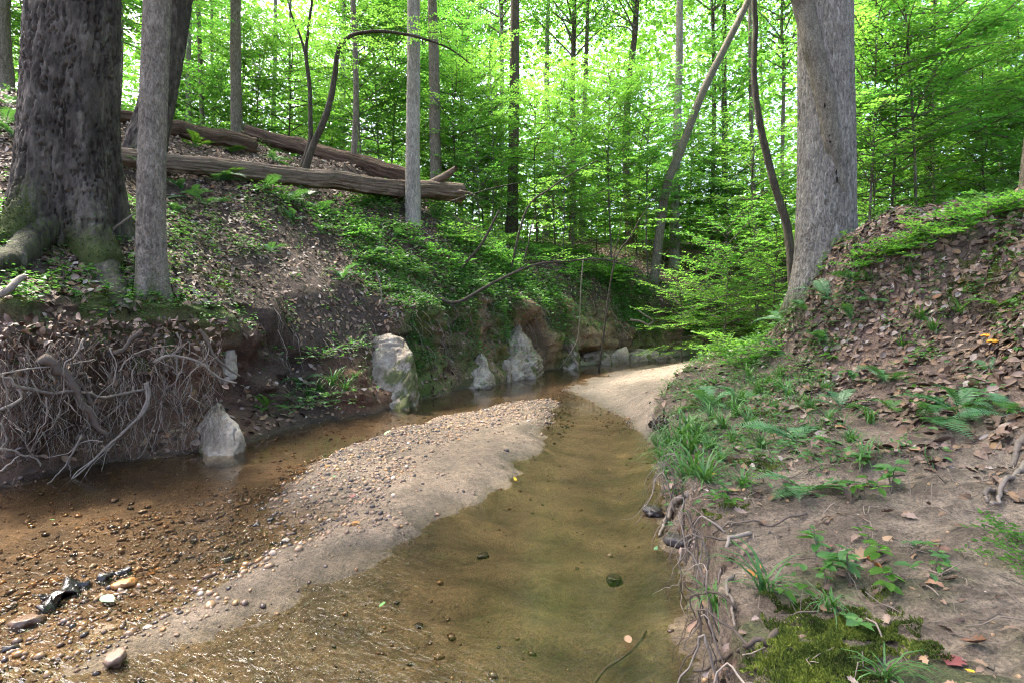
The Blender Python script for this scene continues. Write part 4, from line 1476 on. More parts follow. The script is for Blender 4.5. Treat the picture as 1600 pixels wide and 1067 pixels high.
hull_rock('boulder', 'smooth pale triangular boulder at the water below the hanging roots',
          P3(5.92, (298, 712, .1), (322, 718, -.15), (362, 715, -.1), (382, 708, .1), (378, 678, .1), (360, 650, .15), (342, 630, .35), (322, 655, .25), (308, 668, .3), (380, 700, .7), (300, 690, .8), (340, 632, .9)), .05, 1, .03)
hull_rock('boulder', 'tall pale boulder with moss patches beside the red earth slope',
          P3(8.6, (556, 645, .3), (585, 650, -.1), (632, 645, -.1), (656, 632, .2), (646, 590, .1), (644, 548, .3), (636, 530, .45), (610, 524, .5), (582, 532, .5), (572, 560, .35), (562, 600, .3), (648, 600, 1.2), (560, 560, 1.3), (600, 522, 1.3)), .28, 2, .05)
hull_rock('boulder', 'sharp pale rock point rising from the pool right of the tall boulder',
          P3(10.75, (715, 603, .1), (740, 606, -.2), (772, 603, .0), (771, 590, 0), (764, 565, .2), (752, 550, .35), (742, 552, .4), (730, 575, .3), (720, 590, .4), (765, 590, 1.2), (725, 560, 1.3), (750, 545, 1.2)), .12, 3, .05)
hull_rock('boulder', 'pinkish clay rock pillar standing in the pool in the middle',
          P3(12.1, (778, 588, .1), (800, 590, -.2), (842, 586, .0), (840, 565, .1), (830, 545, .2), (820, 525, .4), (812, 512, .6), (795, 514, .6), (788, 535, .4), (782, 560, .2), (845, 560, 1.4), (775, 550, 1.4), (805, 505, 1.4)), .05, 4, .07)
hull_rock('boulder', 'knobby pale stone leaning on the clay rock pillar',
          P3(11.7, (783, 588, 0), (795, 588, -.1), (799, 575, 0), (796, 563, .1), (788, 562, .1), (784, 572, .1), (790, 570, .5), (798, 580, .4)), 0, 5, .02)
hull_rock('boulder', 'dark overhanging rock ledge at the far end of the pool',
          P3(14.0, (862, 565, .2), (900, 566, -.1), (905, 540, -.1), (890, 534, 0), (868, 540, .2), (860, 550, .5), (905, 555, .9), (880, 530, 1.1)), .45, 6, .06)
hull_rock('boulder', 'upright pale grey rock behind the far sand spit',
          P3(15.6, (952, 570, .1), (985, 570, .0), (983, 555, 0), (978, 542, .2), (966, 548, .1), (955, 556, .1), (985, 556, .7), (960, 548, .7)), .0, 7, .02)
hull_rock('boulder', 'long low pale slab behind the far sand spit',
          P3(15.9, (980, 568, .1), (1055, 566, .2), (1048, 556, .2), (1025, 549, .3), (1000, 547, .3), (984, 552, .2), (1050, 556, .9), (985, 550, .9)), .05, 8, .03)
hull_rock('boulder', 'low grey rock in shadow left of the upright pale rock',
          P3(15.2, (905, 570, .1), (955, 572, .0), (950, 558, 0), (935, 548, .2), (912, 550, .2), (950, 555, .7), (908, 550, .7)), .3, 9, .03)
hull_rock('boulder', 'tan rock bedded in the earth above the hanging roots',
          P3(6.9, (330, 548, .0), (352, 555, -.1), (368, 545, 0), (362, 520, .1), (345, 512, .2), (332, 522, .15), (365, 530, .5), (335, 520, .5)), .1, 10, .02)

# ------------------------------------------------------------------ fallen logs
def log_material(name, a, b, c_):
    M = Mat(name)
    u = M.attr('along')
    v = M.attr('around')
    cm = M.n('ShaderNodeCombineXYZ')
    M.l(M.math('MULTIPLY', u, 1.2), cm.inputs[0])
    M.l(M.math('MULTIPLY', v, 12.0), cm.inputs[1])
    n1 = M.noise(2.2, 6, .65, cm.outputs[0], .3)
    n2 = M.noise(7, 4, .6, M.pos())
    c = M.ramp(n1, [(.3, a), (.5, b), (.7, c_)])
    c = M.mix(M.ramp(n2, [(.55, 0.0), (.75, .7)]), c, (.05, .055, .022))
    M.bsdf(c, .9, M.bump(n1, .9, .03), spec=.2)
    return M.m


LOG_PALE = log_material('log_weathered', (.035, .024, .017), (.16, .112, .083), (.32, .25, .20))
LOG_DARK = log_material('log_dark', (.03, .02, .014), (.11, .07, .048), (.20, .14, .105))


def make_log(name, label, pts, radii, mat, seed=0, nseg=64, n=150, stub=None):
    P = spline(pts, n)
    P[:, 2] += .03 * fbm(np.linspace(0, 9, n) + seed, 0, 0, 2)
    R = np.interp(np.linspace(0, 1, n), np.linspace(0, 1, len(radii)), radii)
    V, Q = tube(P, R, nseg)
    th = np.tile(np.arange(nseg), n) / nseg * 2 * np.pi
    al = np.repeat(np.arange(n), nseg) / n * np.linalg.norm(P[-1] - P[0])
    rel = fbm(np.cos(th) * 2.2 + seed, np.sin(th) * 2.2, al * .55, 4) * .8 + .35 * (1 - 2 * np.abs(fbm(np.cos(th) * 5, np.sin(th) * 5 + seed, al * .5, 3)))
    ax = np.repeat(P, nseg, 0)
    crk = sstep(np.abs(fbm(np.cos(th) * 6 + seed, np.sin(th) * 6, al * .45, 3)), .0, .16)
    V = ax + (V - ax) * (.9 + .20 * rel + .14 * crk)[:, None]
    tdir = np.repeat(unit(np.gradient(P, axis=0)), nseg, 0)
    endw = np.zeros(len(V))
    endw[:nseg] = -1
    endw[-nseg:] = 1
    V += tdir * (endw * R.mean() * (.6 * np.abs(fbm(th * 2 + seed, seed, 0, 2))))[:, None]
    caps = []
    Vc = [V]
    for e, base in ((0, 0), (1, (n - 1) * nseg)):
        c = P[0 if e == 0 else -1]
        ci = len(V) + e
        Vc.append(c[None] + tdir[base][None] * (.08 if e == 0 else -.08))
        for q in range(nseg):
            a_, b_ = base + q, base + (q + 1) % nseg
            caps.append((ci, b_, a_) if e == 0 else (ci, a_, b_))
    V = np.concatenate(Vc)
    loc = P.mean(0)
    at_ = {'along': np.concatenate([al, [0, 0]]), 'around': np.concatenate([np.sin(th) + .3 * np.cos(2 * th), [0, 0]])}
    me = mesh_data('stem', V - loc, [np.array(caps), Q], mat, True, at_)
    t = thing(name, label, 'log', loc)
    obj('stem', me, t)
    if stub is not None:
        for sp, r0 in stub:
            Pq = spline(sp, 14)
            Vq, Qq = tube(Pq, np.linspace(r0, r0 * .35, 14), 9)
            Vq += .02 * fbm(Vq[:, 0] * 6, Vq[:, 1] * 6, Vq[:, 2] * 6, 3)[:, None]
            obj('branch_stub', mesh_data('branch_stub', Vq - loc, Qq, mat, True, {'along': Vq[:, 0], 'around': Vq[:, 2] * 4}), t)
    return t


def log_from_px(name, label, ends, th_px, mat, seed, stub=None, lift=.55):
    """log lying on the slope; ends = (px, py of its axis) along the log"""
    pts, rr = [], []
    for (px, py), w in zip(ends, th_px):
        h, n_ = hit(px, py + w * .5)
        r = w / FPX * h[1] / 2
        pts.append(h + np.array([0, 0, r * lift]))
        rr.append(r)
    pts = np.array(pts)
    # straighten: fit a line through the contact points
    s = np.linspace(0, 1, len(pts))
    for c in range(3):
        k = np.polyfit(s, pts[:, c], 2 if c == 2 else 1)
        pts[:, c] = .75 * np.polyval(k, s) + .25 * pts[:, c]
    return make_log(name, label, pts, rr, mat, seed, stub=stub)


def endpoint(px, py, w, ymax=17.0):
    h, n_ = hit(px, py + w * .5)
    if h is None or h[1] > ymax:
        Y = ymax
        x = (px - 800) / FPX * Y
        h = np.array([x, Y, gz(x, Y)])
    return h


def two_end_log(name, label, e0, e1, w0, w1, mat, seed, stub_px=None, sag=0.0, ymax=17.0):
    A_ = at(e0[0], e0[1] + w0 * .4, e0[2]) if len(e0) > 2 else endpoint(*e0, w0, ymax)
    B_ = at(e1[0], e1[1] + w1 * .4, e1[2]) if len(e1) > 2 else endpoint(*e1, w1, ymax)
    r0, r1 = w0 / FPX * A_[1] / 2, w1 / FPX * B_[1] / 2
    A_ = A_ + np.array([0, 0, r0 * .8])
    B_ = B_ + np.array([0, 0, r1 * .8])
    pts = [A_ + (B_ - A_) * f for f in np.linspace(0, 1, 6)]
    for k, p in enumerate(pts[1:-1]):
        f = (k + 1) / 5
        g = gz(p[0], p[1]) + (r0 + (r1 - r0) * f) * .75
        p[2] = max(p[2], g)
    stub = None
    if stub_px:
        stub = []
        for (q, r) in stub_px:
            Yq = np.interp(q[0][0], sorted([e0[0], e1[0]]), [A_[1], B_[1]] if e0[0] < e1[0] else [B_[1], A_[1]])
            stub.append(([at(px, py, Yq - .1 * k) for k, (px, py) in enumerate(q)], r))
    return make_log(name, label, pts, np.linspace(r0, r1, 6), mat, seed, stub=stub)


two_end_log('fallen_log', 'long weathered pale log lying along the slope behind the slope trunk', (175, 243), (718, 303, 13.9), 24, 26, LOG_PALE, 1,
            [([(672, 290), (692, 278), (706, 268), (712, 262)], .12), ([(690, 305), (720, 300), (742, 306)], .06)])
two_end_log('fallen_log', 'dark brown broken log at the upper left behind the slender grey trunk', (182, 178), (396, 226), 20, 22, LOG_DARK, 2)
two_end_log('fallen_log', 'dark log with a jagged upper end sloping down behind the long pale log', (388, 206, 14.3), (640, 280, 14.0), 20, 26, LOG_DARK, 3)

# ------------------------------------------------------------------ ferns
FERN = leaf_mat('fern_frond', (.035, .12, .045), (.075, .20, .065), (.14, .36, .05), .28, .38, .6)
FERN_LIT = leaf_mat('fern_frond_light', (.04, .13, .02), (.08, .20, .03), (.20, .42, .03), .35, .45, .5)
PINNA = (np.array([(0, -.015, 0), (.10, .10, .012), (.55, .070, .008), (1, 0, -.03), (.55, -.065, .008), (.08, -.06, .01)], float), np.array([(0, 3, 2, 1), (0, 5, 4, 3)]))


def frond_mesh(name, L, seed, mat, rise=.75, droop=.9, npair=24, width=.17):
    """one arching frond growing from the origin along +X"""
    rng = np.random.default_rng(seed)
    s = np.linspace(0, 1, 14)
    ang = rise - (rise + droop * .75) * s ** 1.3
    dx = np.cos(ang) * L / 13
    dz = np.sin(ang) * L / 13
    pts = np.stack([np.concatenate([[0], np.cumsum(dx[:-1])]), .03 * L * np.sin(s * 3 + seed), np.concatenate([[0], np.cumsum(dz[:-1])])], 1)
    acc = Acc()
    V, Q = tube(pts, np.linspace(.004, .0012, 14), 4)
    acc.add(V, Q, .2)
    t, N_, B_ = frames(pts)
    u = np.linspace(.16, .99, npair)
    P = np.stack([np.interp(u, s, pts[:, c]) for c in range(3)], 1)
    Tn = unit(np.stack([np.interp(u, s, t[:, c]) for c in range(3)], 1))
    up = unit(np.cross(Tn, np.cross([0, 0, 1.0], Tn)))
    side = np.cross(up, Tn)
    w = width * L / .5 * np.clip(np.minimum((u + .25) * 1.5, 1.0), 0, 1) * np.clip((1.03 - u) * 2.2, 0.05, 1)
    for sg in (1, -1):
        D = unit(side * sg + Tn * .32 + up * rng.normal(.10, .05, (npair, 1)))
        scatter(acc, *PINNA, P, D, up + rng.normal(0, .10, (npair, 3)), w * .62 * rng.uniform(.9, 1.08, npair), np.clip(rng.normal(.5, .2, npair), 0, 1))
    return acc.mesh(name, mat, False)


FRONDS = [frond_mesh('frond', .50, 1, FERN, .85, .85), frond_mesh('frond', .46, 2, FERN, .45, .8), frond_mesh('frond', .42, 3, FERN, 1.15, 1.0, 24),
          frond_mesh('frond', .40, 4, FERN, .25, .6, 22)]
FRONDS_L = [frond_mesh('frond', .5, 5, FERN_LIT, 1.1, .8), frond_mesh('frond', .45, 6, FERN_LIT, .7, .9)]


def fern(px, py, s, nf, label, group=None, lit=False, az=None, spread=6.28, sd=0):
    h, n = hit(px, py)
    if h is None:
        return
    rng = np.random.default_rng(int(px * 3 + py) + sd)
    t = thing('fern', label, 'fern', h - np.array([0, 0, .01]), 0, group, s * (1.3 if h[1] > 6.5 else 1.0))
    for k in range(nf):
        a = (az if az is not None else 0) + spread * ((k + rng.uniform(-.3, .3)) / nf - (.5 if az is not None else 0))
        src = FRONDS_L if lit else FRONDS
        o = obj('frond', src[int(rng.integers(0, len(src)))], t, (0, 0, .01), (rng.normal(0, .18), rng.normal(0, .14), a), rng.uniform(.75, 1.15))
    return t


# ferns one can point to
fern(1385, 600, 1.0, 9, 'arching fern between the leaf litter and the trampled earth on the right')
fern(1315, 640, .85, 8, 'arching fern in the middle of the right bank behind the sand')
fern(1575, 650, .8, 8, 'fern above the thick pale roots at the right edge')
fern(1497, 645, .92, 13, 'large glossy fern at the top of the sandy ledge on the right', sd=4)
fern(1246, 690, 1.0, 6, 'blue green fern with two long fronds on the right bank', az=2.6, spread=4.0)
fern(1256, 768, .8, 7, 'dark fern drooping over the sand of the right bank', az=-1.2, spread=3.6)
fern(1440, 660, 1.15, 3, 'single long fern frond hanging down toward the sand on the right', az=-1.7, spread=.7)
fern(1110, 640, 1.0, 10, 'fern at the lower edge of the far sand spit')
fern(1150, 625, .8, 9, 'small fern right of the fern by the sand spit')
for k, (px, py, s) in enumerate(((1222, 500, .9), (1262, 490, .85), (1300, 470, .9), (1335, 440, .8), (1330, 505, .75), (1290, 540, .7), (1360, 470, .6), (1212, 545, .6))):
    fern(px, py, s, 8, 'fern growing at the foot of the large pale grey trunk', 'ferns below the large pale grey trunk')
for k, (px, py, s, lit) in enumerate(((305, 232, .9, True), (363, 240, .7, True), (430, 255, .75, False), (306, 312, .8, False), (322, 322, .75, False), (343, 285, .9, False), (360, 285, .7, True), (408, 300, .9, False),
                                      (448, 318, .9, False), (476, 312, .9, False), (505, 335, .8, False), (500, 365, .7, False), (535, 440, .8, False), (585, 312, .8, True), (612, 375, .8, False), (455, 345, .8, False),
                                      (285, 300, .7, False), (275, 335, .7, False), (420, 395, .6, False), (580, 400, .7, False), (195, 262, .7, False), (12, 165, .9, False), (5, 200, 1.0, False), (20, 215, .9, False), (690, 310, .8, True))):
    fern(px, py, s, 8 + k % 3, 'light green fern beside the fallen logs' if lit else 'dark green fern on the leafy left slope',
         'light ferns by the logs' if lit else 'dark ferns on the left slope', lit)
fern(470, 600, .6, 6, 'fern hanging from the red earth beside the tall boulder', az=-1.2, spread=3.5)
fern(415, 640, .55, 6, 'small fern at the waterline left of the tall boulder', az=-1.2, spread=3.5, lit=True)
fern(1390, 640, .5, 6, 'small fern beside the trampled brown earth on the right slope', lit=True)
fern(1560, 480, .7, 7, 'bright fern on the mossy slope at the right edge', lit=True)
fern(1545, 580, .6, 7, 'fern below the orange mushrooms on the right slope')

# ------------------------------------------------------------------ shrubs, seedlings and ground plants
def shrub_mesh(seed, n, L, leaf, lm, tmpl=LEAF6, up=.7, flat=.35):
    rng = np.random.default_rng(seed)
    aw, al = Acc(), Acc()
    for i in range(n):
        az = i * 2.4 + rng.normal(0, .3)
        spray(aw, al, (rng.normal(0, .03), rng.normal(0, .03), 0.0), (math.cos(az), math.sin(az), rng.uniform(.25, up * 2)), L * rng.uniform(.5, 1.1), rng, leaf, tw=.08, tmpl=tmpl, droop=.35, r0=.004, lmin=.06, lmax=.2, flat=flat)
    return aw.mesh('stems', TWIG), al.mesh('foliage', lm, False)


SHRUB = [shrub_mesh(1, 20, .65, .065, LEAF_SHADE), shrub_mesh(2, 18, .6, .065, LEAF_MID), shrub_mesh(3, 22, .85, .085, LEAF_BRIGHT), shrub_mesh(4, 18, .42, .034, LEAF_SHADE)]


def shrub(px, py, k, s, label, group=None, Y=None):
    h, n = hit(px, py)
    if h is None:
        return
    t = thing('shrub', label, 'shrub', h, px * .37 % 6.28, group, s)
    obj('stems', SHRUB[k][0], t)
    obj('foliage', SHRUB[k][1], t)


for px, py, k, s in ((610, 420, 0, .9), (575, 410, 0, .7), (640, 430, 0, .8), (555, 372, 1, .8), (590, 455, 0, .6), (680, 400, 1, 1.0), (720, 420, 1, 1.0), (650, 385, 1, .8), (740, 450, 0, .9)):
    shrub(px, py, k, s, 'low leafy shrub on the bank above the tall boulder', 'low shrubs above the tall boulder')
for px, py, k, s in ((760, 400, 1, 1.1), (790, 420, 1, 1.2), (830, 410, 1, 1.2), (800, 470, 1, .9), (780, 385, 2, 1.0), (850, 400, 2, 1.0), (880, 430, 1, 1.2), (910, 425, 2, 1.1), (945, 440, 2, 1.2), (960, 430, 2, 1.2), (720, 380, 2, .9), (900, 400, 2, 1.0)):
    shrub(px, py, k, s, 'bright shrub hanging over the clay bank above the pool', 'bright shrubs over the clay bank')
for px, py, k, s in ((1085, 520, 2, 1.3), (1120, 510, 2, 1.3), (1060, 505, 2, 1.2), (1150, 540, 2, 1.1), (1180, 520, 2, 1.2), (1130, 480, 2, 1.3), (1170, 470, 2, 1.2), (1100, 470, 2, 1.3), (1195, 560, 1, 1.1), (1160, 575, 1, 1.0), (1140, 555, 2, 1.0), (1200, 500, 2, 1.1)):
    shrub(px, py, k, s, 'leafy shrub in the hollow behind the far sand spit', 'shrubs behind the sand spit')
for px, py, k, s in ((1352, 418, 1, .8), (1385, 405, 2, .7), (1420, 392, 1, .9), (1460, 378, 2, .7), (1500, 362, 1, .9), (1540, 345, 2, .75), (1580, 330, 1, .9)):
    shrub(px, py, k, s, 'bright shrub along the leafy crest of the right slope', 'shrubs along the right crest')
shrub(1250, 590, 3, 1.1, 'small dark leaved bush in the middle of the right bank')
shrub(1262, 570, 3, .9, 'small dark leaved bush just behind another on the right bank')
for px, py, k, s in ((1598, 850, 1, .35), (1590, 880, 1, .3)):
    shrub(px, py, k, s, 'round leaved seedling at the right edge of the sand', 'seedlings at the right edge')
shrub(470, 635, 3, 1.5, 'mossy leafy clump at the waterline left of the tall boulder')
shrub(520, 628, 3, 1.6, 'dense grassy clump against the tall boulder at the water')
shrub(500, 560, 3, 1.5, 'green clump on the red earth slope above the water')
shrub(545, 545, 3, 1.3, 'green clump touching the top of the tall boulder')


def seedling_mesh(seed, lm):
    rng = np.random.default_rng(seed)
    al, aw = Acc(), Acc()
    for k in range(rng.integers(2, 4)):
        h = rng.uniform(.05, .13)
        top = np.array([rng.normal(0, .03), rng.normal(0, .03), h])
        V, Q = tube(np.array([[0, 0, -.01], top * .5 + [.004, 0, 0], top]), [.0022, .002, .0015], 4)
        aw.add(V, Q)
        m = rng.integers(3, 6)
        az = np.arange(m) * 6.283 / m + rng.uniform(0, 6)
        D = np.stack([np.cos(az), np.sin(az), rng.normal(-.05, .2, m)], 1)
        scatter(al, *LEAF6, np.repeat(top[None], m, 0) - np.array([0, 0, 1]) * rng.uniform(0, .03, (m, 1)), D, np.array([0, 0, 1.0]) + rng.normal(0, .25, (m, 3)), rng.uniform(.035, .07, m), rng.uniform(.2, .9, m))
    return aw.mesh('stem', TWIG), al.mesh('leaves', lm, False)


SEED = [seedling_mesh(k, (LEAF_SHADE, LEAF_MID, LEAF_SHADE)[k % 3]) for k in range(5)]
for k, (px, py, s) in enumerate(((1330, 910, 1.3), (1355, 905, 1.2), (1310, 890, 1.1), (1290, 915, 1.0), (1370, 930, 1.0), (1275, 870, 1.2), (1360, 865, .9), (1420, 865, .8), (1390, 770, 1.6), (1350, 780, 1.2), (1460, 890, .8),
                                 (1250, 965, .9), (1320, 985, .9), (1345, 735, 1.1), (1130, 800, 1.0), (1120, 775, 1.0), (1180, 770, .9), (1300, 700, 1.0), (1330, 600, 1.6), (1290, 570, 1.5), (1470, 500, 1.2), (1180, 690, 1.1), (1205, 660, 1.2))):
    h, n = hit(px, py)
    t = thing('seedling', 'small green seedling on the right bank sand', 'plant', h, px * .7 % 6.28, 'seedlings on the right bank', s)
    obj('stem', SEED[k % 5][0], t)
    obj('leaves', SEED[k % 5][1], t)
for k, (px, py, s) in enumerate(((175, 395, 1.7), (190, 360, 1.9), (200, 330, 1.8), (140, 440, 1.6), (100, 440, 1.5), (160, 460, 1.4), (210, 480, 1.3), (228, 470, 1.2), (60, 370, 1.6), (40, 360, 1.8), (85, 390, 1.5), (215, 420, 1.4), (255, 450, 1.3), (120, 470, 1.2))):
    h, n = hit(px, py)
    t = thing('seedling', 'small seedling below the massive dark trunk', 'plant', h, px * .7 % 6.28, 'seedlings below the massive dark trunk', s)
    obj('stem', SEED[k % 5][0], t)
    obj('leaves', SEED[k % 5][1], t)


def ground_cover():
    """low plants nobody could count"""
    rng = np.random.default_rng(8)
    c = _c
    left = (c['d'] > .2) & (c['d'] < 3.2) & _seen & (_dist < 20)
    dens = left * (sstep(c['n1'] + .6 * c['n2'], -.2, .4) * 130 + 10) * np.where(c['a'] > 6.5, 1.7, 1.0)
    dens = dens + (c['right'] & (c['e0'] > .05) & _seen & (_dist < 16)) * (sstep(c['n2'] + .4 * c['n1'], .15, .6)) * np.where(c['a'] > 6.6, 110, np.where(c['e0'] < 1.6, 55, 40)) * (_dist > 2.6)
    dens = dens + ((c['d'] > .1) & (c['d'] < 1.6) & (c['a'] > 4.2) & (c['a'] < 7.4) & (c['z'] > .12) & _seen) * sstep(c['n1'] + .8 * c['n2'], -.15, .35) * 150
    face = (c['d'] > 0) & (c['d'] <= .3) & (c['z'] > .35) & (c['a'] > 6.5) & (c['a'] < 13) & _seen
    dens = dens + face * sstep(c['n1'] + .5 * c['n2'], .0, .5) * 130
    dens = dens + (c['d'] > 3.2) * (_dist > 15) * (_dist < 34) * _seen * sstep(c['n1'] + .4 * c['n2'], 0, .6) * 26 + (c['right'] & (c['e0'] > 1.5) & (_dist >= 11) & (_dist < 30) & _seen) * 32
    pos, nrm, i, j = spots(dens, rng, 17200)
    n = len(pos)
    acc = Acc()
    per = 6
    far = np.hypot(pos[:, 0], pos[:, 1]) > 11
    up = unit(nrm * .5 + np.array([0, 0, 1.0]))
    az = rng.uniform(0, 6.283, (n, per))
    hgt = rng.uniform(.02, .11, (n, per)) * np.where(far, 1.7, 1)[:, None]
    sp = rng.uniform(.0, .07, (n, per)) * np.where(far, 2.0, 1)[:, None]
    dirs = np.stack([np.cos(az), np.sin(az), rng.normal(0, .25, (n, per))], -1)
    C = pos[:, None] + up[:, None] * hgt[..., None] + dirs * sp[..., None]
    S = rng.uniform(.03, .062, (n, per)) * np.where(far, 1.5, 1)[:, None]
    tint = np.clip(rng.normal(.5, .25, (n, 1)) + rng.normal(0, .12, (n, per)), 0, 1)
    scatter(acc, *LEAF6, C.reshape(-1, 3), dirs.reshape(-1, 3), (np.array([0, 0, 1.0]) + rng.normal(0, .3, (n * per, 3))), S.ravel(), tint.ravel())
    o = obj('ground_cover', acc.mesh('ground_cover', LEAF_SHADE, False))
    tag(o, 'low green plants creeping over the banks', 'ground cover', None, 'stuff')


ground_cover()

# ------------------------------------------------------------------ moss cushions
def moss_patch(label, centers, n, seed, hgt=.011):
    """cushion of tiny upright shoots; centers = (px, py, radius in m)"""
    rng = np.random.default_rng(seed)
    acc = Acc()
    tmpl = (np.array([(0, -.22, 0), (0, .22, 0), (1, .02, .1)], float), np.array([(0, 1, 2)]))
    tot = sum(r * r for _, _, r in centers)
    for px, py, r in centers:
        h, nn = hit(px, py)
        if h is None:
            continue
        m = int(n * r * r / tot)
        ang = rng.uniform(0, 6.283, m)
        rr = r * np.sqrt(rng.uniform(0, 1, m)) * (1 + .35 * np.sin(ang * 3 + px) + .2 * np.sin(ang * 7 + py))
        x, y = h[0] + np.cos(ang) * rr, h[1] + np.sin(ang) * rr
        C, N_ = [], []
        for a, b in zip(x, y):
            q = BVH.ray_cast(Vector((a, b, h[2] + .5)), Vector((0, 0, -1)))
            if q[0] is not None and abs(q[0].z - h[2]) < .4:
                C.append(q[0][:])
                N_.append(q[1][:])
        C, N_ = np.array(C), np.array(N_)
        N_ = np.where(N_[:, 2:3] < 0, -N_, N_)
        m = len(C)
        keep = fbm(C[:, 0] * 7, C[:, 1] * 7, 0, 3) > -.35
        C, N_ = C[keep], N_[keep]
        m = len(C)
        dome = .02 * np.clip(1 + fbm(C[:, 0] * 16, C[:, 1] * 16, 3, 2), 0, 2)
        D = N_ + rng.normal(0, .45, (m, 3))
        scatter(acc, *tmpl, C + N_ * (dome[:, None] - .012), D, rng.normal(0, 1, (m, 3)), hgt * rng.uniform(.6, 1.4, m), np.clip(.45 + .5 * fbm(C[:, 0] * 14, C[:, 1] * 14, 1, 3) + rng.normal(0, .2, m), 0, 1))
    o = obj('moss', acc.mesh('moss', MOSS, False))
    tag(o, label, 'moss', None, 'stuff')


moss_patch('bright moss carpet at the bottom of the right bank', ((1220, 1030, .16), (1290, 1000, .18), (1350, 985, .16), (1300, 1050, .15), (1400, 1010, .12), (1240, 960, .10), (1340, 940, .10)), 40000, 1)
moss_patch('moss cushions on the bank lip below the massive dark trunk', ((210, 490, .28), (180, 480, .22), (60, 440, .20), (30, 530, .16), (270, 465, .18), (120, 400, .25), (330, 440, .25), (355, 430, .2)), 20000, 2, .018)
moss_patch('moss patches on the leafy slope at the right edge', ((1540, 425, .22), (1500, 440, .15), (1580, 480, .2), (1490, 470, .12), (1560, 400, .2)), 12000, 3, .015)
moss_patch('small moss cushions among the roots and sand on the right bank', ((1195, 730, .10), (1150, 790, .09), (1100, 830, .08), (1170, 720, .1), (1120, 800, .08), (1190, 650, .12), (1075, 635, .12)), 10000, 4, .011)

# ------------------------------------------------------------------ grass tufts
GRASS = leaf_mat('grass_blade', (.03, .10, .025), (.08, .19, .04), (.15, .36, .04), .3, .45, .5)


def tuft_mesh(seed, n, L, droop):
    rng = np.random.default_rng(seed)
    acc = Acc()
    for k in range(n):
        az = rng.uniform(0, 6.283)
        l = L * rng.uniform(.5, 1.15)
        s = np.linspace(0, 1, 5)
        el = rng.uniform(.7, 1.45) - droop * s * rng.uniform(.7, 1.3)
        r = np.concatenate([[0], np.cumsum(np.cos(el[:-1]) * l / 4)])
        z = np.concatenate([[0], np.cumsum(np.sin(el[:-1]) * l / 4)])
        p = np.stack([np.cos(az) * r, np.sin(az) * r, z], 1) + np.array([rng.normal(0, .012), rng.normal(0, .012), 0])
        w = .0042 * np.array([.8, 1, .9, .6, .05])
        sd = np.array([-math.sin(az), math.cos(az), 0])
        V = np.concatenate([p - sd * w[:, None], p + sd * w[:, None]])
        F = np.array([(i, i + 1, 6 + i, 5 + i) for i in range(4)])
        acc.add(V, F, rng.uniform(.1, .95))
    return acc.mesh('blades', GRASS, False)


TUFT = [tuft_mesh(1, 38, .20, 1.5), tuft_mesh(2, 26, .26, 2.0), tuft_mesh(3, 44, .15, 1.2)]


def tuft(px, py, k, s, label, group=None):
    h, n = hit(px, py)
    if h is None:
        return
    o = obj('grass_tuft', TUFT[k], None, h - np.array([0, 0, .01]), (0, 0, px * .31), s * 1.25)
    tag(o, label, 'grass', group)


tuft(1192, 925, 1, .95, 'long pale grass tuft hanging over the root edge at the bottom')
tuft(1118, 950, 1, .80, 'grass tuft at the water edge left of the long pale tuft')
tuft(1300, 955, 1, .6, 'thin grass tuft growing out of the moss carpet')
tuft(1385, 1062, 1, .6, 'broad green blades at the bottom edge of the right bank')
tuft(585, 315, 2, 2.2, 'upright bright grass clump in front of the long pale log')
for k, (px, py, s) in enumerate(((1035, 715, 1.0), (1050, 700, 1.2), (1065, 690, 1.2), (1040, 735, 1.1), (1060, 725, 1.2), (1078, 710, 1.1), (1085, 740, 1.0), (1048, 752, .9), (1070, 755, 1.0), (1100, 755, 1.0), (1030, 700, 1.0), (1075, 675, 1.0), (1090, 690, .9))):
    tuft(px, py, (0, 2, 1)[k % 3], s * 1.35, 'green grass tuft leaning over the right waterline above the roots', 'grass tufts over the right waterline')
for k, (px, py, s) in enumerate(((1130, 670, 1.1), (1145, 690, 1.0), (1170, 665, 1.1), (1190, 700, 1.0), (1210, 640, 1.0), (1160, 630, 1.1), (1185, 615, 1.2), (1125, 720, .9), (1230, 620, 1.1), (1265, 640, 1.0), (1290, 610, 1.0), (1110, 655, 1.1), (1150, 650, 1.2), (1200, 600, 1.2), (1220, 590, 1.2), (1170, 590, 1.2),
                                 (1330, 690, .9), (1360, 660, .9), (1295, 660, .8), (1440, 500, 1.4), (1460, 520, 1.2), (1500, 490, 1.2), (1410, 540, 1.0), (1390, 400, 1.2), (1360, 440, 1.2), (1420, 430, 1.0), (1350, 720, .8), (1160, 760, .8), (1110, 700, 1.0))):
    tuft(px, py, (0, 2, 1)[k % 3], s, 'grass tuft among small plants on the right bank', 'grass tufts on the right bank')
for k, (px, py, s) in enumerate(((520, 600, 1.4), (500, 610, 1.3), (540, 610, 1.2), (480, 620, 1.2), (445, 630, 1.1), (555, 590, 1.0))):
    tuft(px, py, 1 + k % 2, s, 'grass tuft at the waterline beside the tall boulder', 'grass tufts beside the tall boulder')

